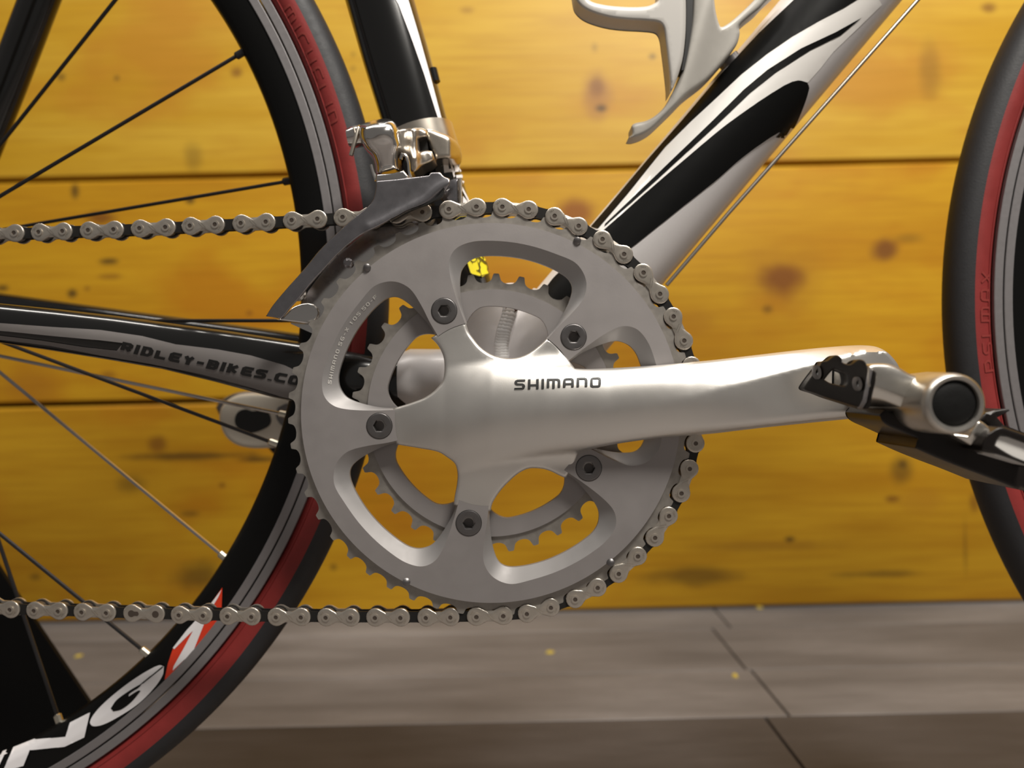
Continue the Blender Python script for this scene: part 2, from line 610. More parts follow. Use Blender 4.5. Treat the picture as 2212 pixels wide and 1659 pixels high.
wall = mk('wall_back', *box_vf(-2.6, 2.6, WALL_Y + 0.021, WALL_Y + 0.06, 0, 2.4), M_GAP, smooth=None)
tag(wall, 'wall of wide horizontal knotty pine boards with dark gaps', None, kind='structure')
z1 = PV(1106, 366, WALL_Y).z
z2 = PV(1106, 853, WALL_Y).z
bounds = [0.0012, z2, z1]
while bounds[-1] < 2.35: bounds.append(bounds[-1] + 0.293)
for i in range(len(bounds) - 1):
    w = (W_LOW, W_MID, W_TOP)[i] if i < 3 else (W_MID, W_LOW, W_TOP)[i % 3]
    p = 0.0012 * ((i * 7) % 3)
    mk('plank', *box_vf(-2.6, 2.6, WALL_Y + p, WALL_Y + 0.021, bounds[i] + (0.0028 if i else 0.001), bounds[i + 1] - 0.0028, 0.0030), w, wall, smooth=None)

F1 = floor_material('grey_wood_floor', (0.225, 0.210, 0.205), (0.134, 0.124, 0.121), 2.0)
F2 = floor_material('grey_wood_floor_dark', (0.196, 0.182, 0.178), (0.115, 0.106, 0.103), 6.0)
floor = mk('floor', *box_vf(-2.6, 2.6, -2.2, WALL_Y + 0.021, -0.03, -0.004), M_GAP, smooth=None)
tag(floor, 'floor of grey wood-look planks running along the wall', None, kind='structure')
F3 = floor_material('grey_wood_floor_darkest', (0.066, 0.058, 0.056), (0.036, 0.031, 0.030), 9.0)  # much darker grey, given to a single plank row
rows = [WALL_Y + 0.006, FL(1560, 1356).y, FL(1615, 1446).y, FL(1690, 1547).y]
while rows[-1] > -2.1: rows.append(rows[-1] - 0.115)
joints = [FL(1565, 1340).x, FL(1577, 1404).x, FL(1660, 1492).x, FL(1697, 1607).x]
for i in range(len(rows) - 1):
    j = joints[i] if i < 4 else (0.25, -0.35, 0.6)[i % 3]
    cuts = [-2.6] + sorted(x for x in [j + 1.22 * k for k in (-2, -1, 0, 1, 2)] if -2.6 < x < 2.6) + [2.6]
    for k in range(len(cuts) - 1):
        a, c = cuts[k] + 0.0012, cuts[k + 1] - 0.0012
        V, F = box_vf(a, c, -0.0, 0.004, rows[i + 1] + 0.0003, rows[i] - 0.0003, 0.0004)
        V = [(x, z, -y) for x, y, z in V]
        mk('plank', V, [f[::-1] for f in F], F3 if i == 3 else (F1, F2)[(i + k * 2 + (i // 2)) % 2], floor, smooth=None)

chips = [(1188, 1410, 0.0055, 'yellow wood chip lying midway on the grey floor below the chainrings', 0.4),
         (1588, 1461, 0.0045, 'yellow wood chip lying just left of the floor plank joint', 1.9),
         (1640, 1313, 0.0050, 'yellow wood chip against the foot of the board wall', 2.7),
         (170, 1418, 0.0050, 'yellow wood chip on the floor seen through the rear wheel spokes', 0.9)]
for (a, b, s, lab, rot) in chips:
    q = FL(a, b)
    o8 = [(math.cos(t) * s * r, math.sin(t) * s * 0.7 * r) for t, r in zip(np.arange(8) * math.pi / 4, (1, .8, 1.1, .9, 1, .75, 1.05, .85))]
    ca, sa = math.cos(rot), math.sin(rot)
    o8 = [(x * ca - z * sa, x * sa + z * ca) for x, z in o8]
    V = [(q.x + x, q.y + z, 0.0) for x, z in o8] + [(q.x + x * .8, q.y + z * .8, 0.0016 + 0.0008 * math.sin(3 * i)) for i, (x, z) in enumerate(o8)]
    F = [tuple(range(8))[::-1], tuple(range(8, 16))] + [(i, (i + 1) % 8, 8 + (i + 1) % 8, 8 + i) for i in range(8)]
    tag(mk('wood_chip', V, F, M_CHIP, smooth=None), lab, 'wood chip', 'yellow wood chips on the floor')

# ------------------------------------------------------------------ the bicycle
bike = empty('bicycle')
tag(bike, 'silver and black road bicycle with red-walled tyres standing before the board wall', 'bicycle')
BBX, BBY = 1060.5, 892.0                                # bottom bracket centre in the photo
BB = PV(BBX, BBY, -0.049)                                # on the chainring plane
AX_R = PV(-447, 625, 0.0)                                # wheel axles
AX_F = PV(3329, 650, 0.0)
RW = 0.3345


# stroke lettering ---------------------------------------------------
GL = {
    'S': [[(1, 1), (.22, 1), (.04, .9), (0, .78), (.06, .62), (.2, .55), (.8, .52), (.95, .42), (1, .27), (.95, .1), (.78, 0), (0, 0)]],
    'H': [[(0, 1), (0, 0)], [(1, 1), (1, 0)], [(0, .38), (1, .38)]], 'I': [[(.5, 1), (.5, 0)]],
    'M': [[(0, 0), (0, 1), (.82, 1), (.97, .9), (1, .75), (1, 0)], [(.5, 1), (.5, 0)]],
    'A': [[(0, 0), (0, .75), (.05, .92), (.2, 1), (.8, 1), (.95, .92), (1, .75), (1, 0)], [(0, .4), (1, .4)]],
    'N': [[(0, 0), (0, 1), (.78, 1), (.95, .92), (1, .75), (1, 0)]],
    'O': [[(.2, 0), (.8, 0), (.96, .08), (1, .25), (1, .75), (.96, .92), (.8, 1), (.2, 1), (.04, .92), (0, .75), (0, .25), (.04, .08), (.2, 0)]],
    'R': [[(0, 0), (0, 1), (.75, 1), (1, .85), (1, .6), (.75, .45), (0, .45)], [(.55, .45), (1, 0)]],
    'D': [[(0, 0), (0, 1), (.7, 1), (1, .75), (1, .25), (.7, 0), (0, 0)]], 'L': [[(0, 1), (0, 0), (.9, 0)]],
    'E': [[(1, 1), (.2, 1), (0, .85), (0, .15), (.2, 0), (1, 0)], [(0, .5), (.85, .5)]],
    'Y': [[(0, 1), (.5, .5), (1, 1)], [(.5, .5), (.5, 0)]], '-': [[(.1, .42), (.8, .42)]], '.': [[(.4, 0), (.6, 0)]],
    'B': [[(0, 0), (0, 1), (.8, 1), (1, .85), (1, .65), (.8, .52), (0, .52)], [(.8, .52), (1, .36), (1, .16), (.8, 0), (0, 0)]],
    'K': [[(0, 1), (0, 0)], [(1, 1), (.1, .5), (1, 0)]], 'C': [[(1, 1), (.25, 1), (0, .8), (0, .2), (.25, 0), (1, 0)]],
    'G': [[(1, 1), (.25, 1), (0, .8), (0, .2), (.25, 0), (1, 0), (1, .45), (.5, .45)]],
    'X': [[(0, 0), (1, 1)], [(0, 1), (1, 0)]], 'P': [[(0, 0), (0, 1), (.8, 1), (1, .8), (1, .6), (.8, .45), (0, .45)]],
    'F': [[(0, 0), (0, 1), (1, 1)], [(0, .5), (.8, .5)]], '0': [[(.2, 0), (.8, 0), (1, .2), (1, .8), (.8, 1), (.2, 1), (0, .8), (0, .2), (.2, 0)]],
    '1': [[(.2, .8), (.5, 1), (.5, 0)]], '5': [[(1, 1), (0, 1), (0, .55), (.75, .55), (1, .4), (1, .15), (.75, 0), (0, 0)]],
}


def strip(poly, tx, ty, seg):
    """a thick polyline: returns 2D verts and quads"""
    p = [np.array(q, float) for q in dens(poly, seg, closed=False)]
    n = len(p)
    closed = np.allclose(p[0], p[-1])
    V, F = [], []
    for i in range(n):
        a = p[i] - p[i - 1] if i else (p[-1] - p[-2] if closed else p[1] - p[0])
        b = p[i + 1] - p[i] if i < n - 1 else (p[1] - p[0] if closed else p[-1] - p[-2])
        a, b = a / (np.linalg.norm(a) + 1e-12), b / (np.linalg.norm(b) + 1e-12)
        na, nb = np.array((-a[1], a[0])), np.array((-b[1], b[0]))
        m = na + nb
        m /= np.linalg.norm(m) + 1e-12
        m /= max(0.5, m @ na)
        o = m * np.array((tx, ty)) / 2
        V += [p[i] + o, p[i] - o]
        if i: F.append((2 * i - 2, 2 * i - 1, 2 * i + 1, 2 * i))
    return V, F


def glyphs(text, cw, gap, tx, ty, seg=0.12):
    """letters in a frame where the cap height is 1: list of (verts, faces)"""
    out, x = [], 0.0
    for ch in text:
        w = cw
        if ch == ' ': x += cw * 0.6; continue
        if ch == 'I': w = tx * 1.0
        if ch == '.': w = cw * 0.3
        if ch == '-': w = cw * 0.7
        if ch == 'M': w = cw * 1.25
        for s in GL[ch]:
            if ch == 'I': s = [(0, q[1]) for q in s]
            k = [(x + tx / 2 + q[0] * max(w - tx, 0), ty / 2 + q[1] * (1 - ty)) for q in s]
            if len(k) == 2 and k[0][0] == k[1][0]:           # upright stems reach the full height
                k = [(k[0][0], 1.0 if s[0][1] == 1 else k[0][1]), (k[1][0], 0.0 if s[1][1] == 0 else k[1][1])]
            for e, f_ in ((0, 1), (-1, -2)):                          # square ends on level strokes
                if abs(k[e][1] - k[f_][1]) < 1e-6 and k[0] != k[-1]:
                    k[e] = (k[e][0] + (tx / 2 if k[e][0] > k[f_][0] else -tx / 2), k[e][1])
            out.append(strip(k, tx, ty, seg))
        x += w + gap
    return out, x - gap


def lettering(name, gl, place, mat_, parent):
    m = MB()
    for V, F in gl: m.add(place(V), F)
    return m.build(name, mat_, parent, smooth=None)


# frame ---------------------------------------------------------------
def tube_obj(name, pts, rad, mat_, parent, n=28, rad2=None, up=None):
    return mk(name, *tube_vf(pts, rad, n, True, rad2, up), mat_, parent, smooth=50)


DT0, DT1 = PV(1072, 884, 0.0), PV(1817, 0, 0.0)
ddir = (DT1 - DT0).normalized()
DT0 = DT0 + ddir * 0.012
DT_END = DT0 + ddir * 0.60
dn = 40
down_tube = tube_obj('down_tube', [DT0.lerp(DT_END, i / dn) for i in range(dn + 1)], [0.0262] * (dn + 1), M_SILVER, bike, 48)
tag(down_tube, 'silver down tube with black and white flame stripes')

s_top = PV(820, 0, 0.0)
s_bot = PV(982, 560, 0.0)
sdir = (s_top - s_bot).normalized()
ST0 = s_bot - sdir * 0.085
ST1 = s_bot + sdir * 0.42
seat_tube = tube_obj('seat_tube', [ST0.lerp(ST1, i / 30) for i in range(31)],
                     [0.0165 + 0.0005 * min(1, i / 10) for i in range(31)], M_BLACK, bike, 40,
                     rad2=[0.0165 + 0.0022 * min(1, max(0, (i - 6) / 6)) for i in range(31)], up=(0, 1, 0))
tag(seat_tube, 'black seat tube with a white stripe')
ht = DT_END
tube_obj('top_tube', [ST1 - sdir * 0.03, ht + Vector((0.0, 0, 0.10))], 0.0165, M_BLACK, bike)
tube_obj('head_tube', [ht + Vector((0.02, 0, -0.05)), ht + Vector((-0.03, 0, 0.12))], 0.020, M_BLACK, bike)
for s in (-1, 1):
    tube_obj('fork_blade', [ht + Vector((0.022, 0.02 * s, -0.055)), ht + Vector((0.05, 0.045 * s, -0.13)), AX_F + Vector((-0.05, 0.052 * s, 0.12)), AX_F + Vector((0, 0.052 * s, 0))],
             [0.016, 0.015, 0.011, 0.008], M_BLACK, bike)
# bottom bracket shell, silver yoke towards the chainstays and the weld bead
BBC = Vector((BB.x, 0, BB.z))
cyl = [BBC + Vector((0, -0.0345, 0)), BBC + Vector((0, 0.0345, 0))]
shell = tube_obj('bottom_bracket_shell', cyl, 0.0232, M_SILVER, bike, 48)
tag(shell, 'silver bottom bracket shell')
ST_B = ST0 - sdir * 0.01
tube_obj('seat_lug', [BBC + Vector((0.002, 0, 0.006)), PV(1056, 670, 0.0), PV(1045, 634, 0.0)], [0.026, 0.0215, 0.0185], M_SILVER, bike, 40)
tube_obj('down_lug', [BBC + ddir * 0.01, BBC + ddir * 0.066], 0.0268, M_SILVER, bike, 40)
yk = [PV(1010, 824, -0.012), PV(940, 822, -0.014), PV(885, 820, -0.016), PV(866, 820, -0.016)]
tube_obj('chain_stay_yoke', yk, [0.0175, 0.0170, 0.0165, 0.0140], M_SILVER, bike, 40, rad2=[0.0175, 0.0170, 0.0165, 0.0145])
wv = MB()
wp = [PV(1106, 640, -0.0275), PV(1100, 680, -0.0285), PV(1088, 716, -0.0290), PV(1083, 745, -0.0290), PV(1084, 775, -0.0285)]
for i in range(len(wp) - 1):
    for k in range(5):
        q = wp[i].lerp(wp[i + 1], k / 5)
        bmv = bmesh.new()
        bmesh.ops.create_icosphere(bmv, subdivisions=2, radius=1.0)
        for v in bmv.verts:
            v.co = q + Vector((v.co.x * 0.0042, v.co.y * 0.0022, v.co.z * 0.0034))
        wv.add([v.co for v in bmv.verts], [[x.index for x in f.verts] for f in bmv.faces])
        bmv.free()
tag(wv.build('weld_bead', M_WELD, bike), 'bright weld bead between the tubes')
slab('tube_gap_patch', spline([(1090, 657), (1122, 662), (1116, 672), (1104, 674), (1094, 668)], 4), [], -0.0300, -0.026, M_TUBE_GAP, bike, 5)  # brown patch standing in for the gap between seat tube and down tube

# chain stays (near one carries the print), seat stays
CS_Y = -0.030
cs_top = [(-460, 592), (-200, 628), (0, 655), (120, 667), (250, 682), (360, 697), (480, 713), (600, 731), (662, 741), (760, 760), (880, 784)]
cs_bot = [(-460, 652), (-200, 702), (0, 741), (120, 759), (250, 780), (360, 799), (480, 828), (600, 860), (662, 873), (760, 892), (880, 905)]
ys = [-0.060, -0.050, -0.042, -0.038, -0.034, -0.031, -0.028, -0.026, -0.025, -0.023, -0.018]
cpt, crad = [], []
for (a, b), (c, d), y in zip(cs_top, cs_bot, ys):
    T, B2 = PV(a, b, y), PV(c, d, y)
    cpt.append((T + B2) / 2)
    crad.append((T - B2).length / 2 * 0.985)
ff = spline([(i, 0) for i in range(len(cpt))], 0.25, closed=False)
tt = [q[0] for q in ff]


def lerp_list(L, t):
    i = min(int(t), len(L) - 2)
    return L[i] + (L[i + 1] - L[i]) * (t - i)


csp = [lerp_list(cpt, t) for t in tt]
csr = [lerp_list(crad, t) for t in tt]
chain_stay = tube_obj('chain_stay', csp, [min(r, 0.0085) for r in csr], M_BLACK, bike, 36, rad2=csr, up=(0, 1, 0))
tag(chain_stay, 'black right chain stay with grey lettered band')
f_top = [(-500, 560), (0, 632), (289, 672), (480, 697), (662, 722), (860, 760)]
f_bot = [(-500, 610), (0, 690), (289, 720), (480, 745), (662, 770), (860, 830)]
fy = [0.060, 0.042, 0.034, 0.028, 0.025, 0.014]
fp, fr = [], []
for (a, b), (c, d), y in zip(f_top, f_bot, fy):
    T, B2 = PV(a, b, y), PV(c, d, y)
    fp.append((T + B2) / 2)
    fr.append((T - B2).length / 2)
tag(tube_obj('chain_stay', fp, 0.008, M_BLACK, bike, 24, rad2=fr, up=(0, 1, 0)), 'black left chain stay behind the wheel')
ssL = [PV(240, -420, 0.028), PV(162, -200, 0.032), PV(85, 0, 0.036), PV(43, 110, 0.038), PV(0, 220, 0.040), PV(-72, 385, 0.045), PV(-190, 525, 0.053), PV(-330, 600, 0.060), AX_R + Vector((0, 0.063, 0))]
ssL = [ST1 - sdir * 0.04 + Vector((0, 0.012, 0))] + ssL
ssL = [Vector(q) for q in spline([tuple(p) for p in ssL], 0.012, closed=False, corner=120)]
ssr = [0.0113 - 0.0035 * max(0, (i / (len(ssL) - 1) - 0.82) / 0.18) for i in range(len(ssL))]
tag(tube_obj('seat_stay', ssL, [r * 0.8 for r in ssr], M_BLACK, bike, 24, rad2=ssr, up=(0, 1, 0)), 'black left seat stay')
tag(tube_obj('seat_stay', [Vector((p.x, -p.y, p.z)) for p in ssL], [r * 0.8 for r in ssr], M_BLACK, bike, 24, rad2=ssr, up=(0, 1, 0)), 'black right seat stay')

# frame paint: stripes, print, badge (flat print lying on the tubes)
DT = bvh(down_tube)
white = [[(1745, 178), (1712, 176), (1693, 185), (1638, 220), (1565, 273), (1492, 334), (1400, 413), (1345, 462), (1302, 499), (1290, 497), (1356, 420), (1437, 319),
          (1492, 264), (1547, 213), (1602, 161), (1657, 117), (1712, 79), (1767, 47), (1822, 18), (1851, 0), (1884, -20), (1905, 10), (1862, 52), (1800, 112), (1770, 150)]]
decal('white_stripe', white, DT, -0.02, M_WHITE, down_tube, 9, 0.0002)
blk = [[(1745, -26), (1893, -26), (1851, 0), (1822, 18), (1767, 47), (1712, 79), (1657, 117), (1602, 161), (1547, 213), (1492, 264), (1437, 319), (1356, 420), (1293, 494),
        (1277, 490), (1310, 452), (1337, 420), (1400, 345), (1473, 262), (1558, 161), (1640, 72), (1716, 0)],
       [(1861, 38), (1815, 77), (1749, 110), (1675, 158), (1620, 202), (1547, 272), (1400, 407), (1306, 490), (1308, 484), (1400, 396), (1540, 261), (1606, 195), (1657, 152), (1730, 105), (1804, 70)],
       spline([(1747, 190), (1742, 178), (1723, 174), (1694, 185), (1639, 220), (1565, 273), (1492, 334), (1400, 413), (1345, 462), (1300, 502), (1240, 560), (1197, 600),
               (1172, 634), (1198, 647), (1215, 648), (1240, 643), (1300, 585), (1363, 536), (1402, 505), (1473, 448), (1547, 389), (1602, 341), (1657, 301), (1683, 285), (1692, 289), (1694, 303),
               (1708, 288), (1730, 242)], 7)]
decal('black_stripe', blk, DT, -0.02, M_STRIPE, down_tube, 9, 0.0004)
CS = bvh(chain_stay)
g1 = [(-240, 668), (0, 698), (108, 706), (217, 713), (307, 726), (380, 744), (470, 755), (542, 768), (615, 789), (647, 804), (700, 830), (760, 866), (735, 884), (640, 863), (615, 858), (542, 836), (434, 807), (325, 785), (217, 767), (108, 746), (0, 733), (-240, 694),
      (-240, 684), (0, 724), (90, 735), (181, 749), (253, 757), (267, 741), (217, 735), (108, 725), (0, 714), (-240, 678)]
decal('grey_band', [g1], CS, -0.03, M_BGREY, chain_stay, 6, 0.00035)
gl, w = glyphs('RIDLEY-BIKES.COM', 0.98, 0.20, 0.36, 0.27)
A0, A1 = np.array((259., 757.)), np.array((681., 839.))
ux = (A1 - A0) / w
uy = np.array((0.40, -1.0)) * 19.0


def place_cs(V):
    q = []
    for v in V:
        t = v[0] / w
        bow = 5.0 * (4 * t * (1 - t)) * (0.35 if t > .5 else 0.35)
        q.append(A0 + ux * v[0] + uy * v[1] + np.array((0, bow)))
    return on_surface(CS, q, -0.03, 0.0006)


lettering('lettering', gl, place_cs, M_BLACK_SOFT, chain_stay)
STB = bvh(seat_tube)
decal('white_stripe', [[(848, -10), (878, -10), (884, 10), (905, 80), (930, 170), (957, 272), (962, 290), (955, 286), (940, 240), (915, 160), (885, 75), (860, 10)]], STB, -0.018, M_PRINT_W, seat_tube, 6, 0.0004)
lb = [[(956, 347), (966, 345), (969, 366), (979, 364), (980, 371), (959, 374)],
      [(978, 344), (986, 343), (988, 356), (990, 371), (982, 372), (980, 358)], [(988, 343), (992, 343), (998, 371), (992, 371)],
      [(984, 379), (1000, 377), (1001, 384), (985, 385)],
      [(996, 390), (1004, 393), (1004, 397), (997, 394)], [(997, 403), (1012, 432), (1012, 440), (998, 412)], [(999, 424), (1009, 436), (1004, 441), (999, 440)]]
decal('lettering', lb, STB, -0.018, M_PRINT_W, seat_tube, 4, 0.0004)
badge = [(990, 505), (1033, 497), (1049, 553), (1058, 590), (1034, 597), (1019, 592), (1015, 588), (1008, 566)]
decal('badge', [badge], STB, -0.018, M_YELLOW, seat_tube, 5, 0.0005)


def zz(L): return [(980 + a / 16.59, 540 + b / 16.59) for a, b in L]


ink = MB()
for pl, th in ((zz([(760, 260), (795, 330), (770, 400), (720, 430), (650, 440), (585, 380)]), 1.6), (zz([(650, 440), (655, 500)]), 1.2), (zz([(650, 440), (590, 410)]), 1.2),
               (zz([(930, 400), (885, 490), (885, 560), (915, 640), (895, 720), (875, 800)]), 2.6), (zz([(900, 700), (840, 745), (790, 740)]), 1.4), (zz([(890, 740), (810, 785)]), 1.2), (zz([(900, 770), (910, 835)]), 1.2),
               (zz([(840, 250), (1000, 380), (1110, 470), (1145, 515)]), 3.2), (zz([(760, 255), (1000, 430), (1110, 515)]), 1.2), (zz([(1140, 510), (1180, 600), (1165, 680)]), 1.4), (zz([(1175, 640), (1205, 725)]), 1.4),
               (zz([(980, 220), (1035, 300), (1020, 360)]), 2.0), (zz([(960, 60), (900, 160), (870, 260)]), 5.0), (zz([(870, 130), (760, 110), (700, 170)]), 2.0), (zz([(960, 60), (1040, 0), (1010, -120), (930, -200)]), 4.0), (zz([(940, -40), (820, -20), (760, 40)]), 2.0),
               ([(1007.5, 566), (1015, 590), (1019, 593), (1034, 597.5), (1058.5, 590.5), (1049, 551), (1033, 496)], 1.5)):
    V, F = strip(pl, th, th, 3)
    ink.add(on_surface(STB, V, -0.018, 0.0008), F)
ink.build('emblem', M_OLIVE, seat_tube, smooth=None)
# little rivet nut on the front of the seat tube
tag(tube_obj('bottle_boss', [PV(933, 150, -0.004), PV(940, 178, -0.004)], [0.003, 0.003], M_BLACK, bike, 12), 'small black cage bolt')

# cable along the down tube
tag(tube_obj('shift_cable', [PV(1440, 616, -0.010), PV(1575, 459, -0.010), PV(1712, 305, -0.010), PV(1848, 152, -0.010), PV(1988, -6, -0.010), PV(2100, -132, -0.010)], 0.0011, M_CABLE, bike, 10),
    'thin steel cable below the down tube')


# ------------------------------------------------------------------ wheels
def tire_prof(a0, a1, n, r, rc): return [(rc + r * math.cos(a), -r * math.sin(a)) for a in np.linspace(a0, a1, n)]


def build_wheel(axle, lab, hub_side):
    w = empty('wheel', bike)
    c = (axle.x, axle.z)
    rc, r = 0.3230, 0.0115
    A = math.radians(80)
    V, F = revolve_vf(tire_prof(-A, A, 18, r, rc), c, 256, closed=False)
    mk('tread', V, F, M_RUBBER, w, smooth=60)
    sb = MB()
    for s in (-1, 1):
        pr = tire_prof(s * A, s * math.radians(152), 10, r, rc)
        V, F = revolve_vf(pr if s > 0 else pr[::-1], c, 256, closed=False)
        sb.add(V, F)
    # fine moulded line near the rim
    V, F = revolve_vf([(rc - 0.0065 + 0.0004 * math.cos(a), -r * 0.835 + 0.0005 * math.sin(a)) for a in np.linspace(0, 2 * math.pi, 7)[:-1]], c, 256)
    sb.add(V, F)
    tag(sb.build('sidewall', M_RED, w, smooth=60), 'red tyre sidewall')
    rim = [(0.3030, -0.0088), (0.296, -0.0083), (0.290, -0.0068), (0.2865, -0.0045), (0.2850, 0), (0.2865, 0.0045), (0.290, 0.0068), (0.296, 0.0083), (0.3030, 0.0088), (0.308, 0.0082), (0.308, -0.0082)]
    V, F = revolve_vf(rim[::-1], c, 256)
    mk('rim', V, F, M_RIM, w, smooth=50)
    tb = MB()
    for s in (-1, 1):
        for (r0, r1) in ((0.3030, 0.30765), (0.3085, 0.3132)):
            pr = [(r0, s * 0.0070), (r0, s * 0.0093), (r0 + 0.0003, s * 0.0096), (r1 - 0.0003, s * 0.0096), (r1, s * 0.0093), (r1, s * 0.0070)]
            V, F = revolve_vf(pr if s < 0 else pr[::-1], c, 256)
            tb.add(V, F)
    tag(tb.build('brake_track', M_TRACK, w, smooth=30), 'grey machined brake track with a groove')
    hub = MB()
    V, F = revolve_vf([(0.002, -0.05), (0.012, -0.05), (0.012, -0.024), (0.024, -0.024), (0.024, -0.020), (0.011, -0.018), (0.011, 0.03), (0.020, 0.032), (0.020, 0.036), (0.010, 0.036), (0.010, 0.05), (0.002, 0.05)][::-1], c, 48)
    mk('hub', V, F, M_RIM, w)
    return w


def spoke(w, nip, hubp, m, nm):
    nip, hubp = Vector(nip), Vector(hubp)
    d = (hubp - nip).normalized()
    mk('spoke', *tube_vf([nip, hubp], 0.00105, 8), m, w)
    mk('nipple', *tube_vf([nip - d * 0.004, nip + d * 0.0055, nip + d * 0.0062], [0.0021, 0.0021, 0.0013], 10), nm, w)


rw = build_wheel(AX_R, '', 1)
tag(rw, 'rear wheel')
rw.name = 'rear_wheel'
# spokes seen in the photo: nipple pixel, second pixel, near (+1) or far side, bright?
sp = [((232, -2), (0, 245), -1, 0, 0), ((542, 102), (0, 452), 1, 0, 0), ((637, 389), (0, 474), -1, 0, 0), ((690, 692), (325, 695), 1, 0, 0), ((668, 906), (0, 776.5), -1, 1, 1), ((620, 968), (54, 749), 1, 0, 1),
      ((505, 1219), (0, 842), -1, 1, 1), ((333, 1425), (0, 1131), 1, 0, 1), ((127, 1556), (31, 1333), -1, 0, 1)]
for (n_, q_, side, br, sn) in sp:
    yn = 0.0015 * -side
    # find the nipple on the rim: slide along the seen line to the inner rim radius
    a, b = PV(*n_, yn), PV(*q_, yn)
    dv = (a - b).normalized()
    oc = b - AX_R
    B_ = oc.x * dv.x + oc.z * dv.z
    C_ = oc.x**2 + oc.z**2 - 0.2868**2
    nip = b + dv * (-B_ + math.sqrt(max(B_ * B_ - C_, 0)))
    t = -B_
    hubp = b + dv * t
    hubp.y = -0.020 if side > 0 else 0.032
    # keep the pixel line: the far end moves a little in depth only
    spoke(rw, nip, hubp, M_SPOKE_L if br else M_SPOKE, M_NIPPLE if sn else M_SPOKE)
for k in range(9):
    a = math.radians(100 + k * 19)
    nip = AX_R + Vector((math.cos(a) * 0.2868, 0, math.sin(a) * 0.2868))
    a2 = a + (0.9 if k % 2 else -0.9)
    spoke(rw, nip, AX_R + Vector((math.cos(a2) * 0.022, -0.021 if k % 2 else 0.033, math.sin(a2) * 0.022)), M_SPOKE, M_SPOKE)
fw = build_wheel(AX_F, '', 1)
tag(fw, 'front wheel')
fw.name = 'front_wheel'
for k in range(18):
    a = math.radians(k * 20 + 7)
    nip = AX_F + Vector((math.cos(a) * 0.2868, 0, math.sin(a) * 0.2868))
    a2 = a + (0.9 if k % 2 else -0.9)
    spoke(fw, nip, AX_F + Vector((math.cos(a2) * 0.022, -0.021 if k % 2 else 0.033, math.sin(a2) * 0.022)), M_SPOKE, M_SPOKE)


def tire_text(w, axle, text, th0, hgt, adv, sgn):
    """raised lettering moulded on the sidewall; th0 in radians, reading direction sgn"""
    gl, tw = glyphs(text, 0.75, 0.32, 0.14, 0.12, 0.2)

    def place(V):
        out = []
        for v in V:
            th = th0 + sgn * (v[0] * hgt * adv / 0.317)
            al = math.radians(132) - v[1] * math.radians(38)
            r = 0.0115 + 0.00035
            R = 0.3230 + r * math.cos(al)
            out.append((axle.x + R * math.cos(th), -r * math.sin(al), axle.z + R * math.sin(th)))
        return out
    return lettering('moulded_lettering', gl, place, M_RED2, w)


def ang(axle, px, py):
    v = PV(px, py, -0.008) - axle
    return math.atan2(v.z, v.x)


tire_text(rw, AX_R, 'MICHELIN', ang(AX_R, 622, 20), 0.0095, 1.0, -1)
tire_text(fw, AX_F, 'PSI MAX', ang(AX_F, 2160, 800), 0.0085, 1.05, -1)
RIMT = bvh(*[o for o in rw.children if o.name.startswith('rim')])


def c7(L): return [(a / 2.765, 1060 + b / 2.765) for a, b in L]
def c8(L): return [(a / 4.254, 1300 + b / 4.254) for a, b in L]


redp = c7([(1330, 578), (1326, 690), (1308, 785), (1250, 862), (1040, 1085), (985, 1128), (1005, 1030), (1037, 938), (1140, 815), (1250, 690)])
decal('red_print', [redp], RIMT, -0.008, M_PRINT_R, rw, 5, 0.0004)
wht = [c7([(1326, 590), (1312, 625), (1225, 770), (1190, 800), (1045, 945), (1036, 938), (1120, 830), (1250, 690)]),
       c8([(1812, 182), (1882, 196), (1780, 450), (1610, 612), (1592, 628), (1600, 590), (1690, 430), (1780, 260)]),
       spline(c8([(1475, 580), (1512, 592), (1500, 670), (1420, 790), (1280, 930), (1100, 1050), (950, 1125), (860, 1138), (833, 1105), (870, 1030), (960, 930), (1100, 810), (1250, 700), (1400, 610)]), 4, True, 80),
       c8([(650, 1110), (835, 1015), (780, 1242), (600, 1328), (280, 1362), (222, 1505), (30, 1560), (130, 1340), (320, 1265), (608, 1238)]),
       c8([(-60, 1412), (68, 1363), (-12, 1530), (-130, 1580)])]
decal('white_lettering', wht, RIMT, -0.008, M_PRINT_W, rw, 5, 0.0006)
blkp = [spline(c8([(1320, 742), (1200, 812), (1080, 900), (1026, 975), (1050, 1002), (1120, 985), (1215, 915), (1300, 815), (1280, 810), (1190, 865), (1195, 845), (1280, 785)]), 3, True, 60),
        c8([(1508, 596), (1500, 588), (1300, 752), (1320, 748)])]
decal('black_lettering', blkp, RIMT, -0.008, M_RIM, rw, 4, 0.0008)

# ------------------------------------------------------------------ crankset
crank = empty('crankset', bike)
tag(crank, 'silver double crankset')
S_R = FPX / (-0.051 - CAM.y)            # pixels per metre on the chainring face
BCD = 0.055
BANG = [114.6, 42.6, -29.4, -101.4, -173.4]


def ring_px(u, v): return (BBX + u, BBY - v)


def rot(pts, a):
    c, s = math.cos(a), math.sin(a)
    return [(x * c - y * s, x * s + y * c) for x, y in pts]


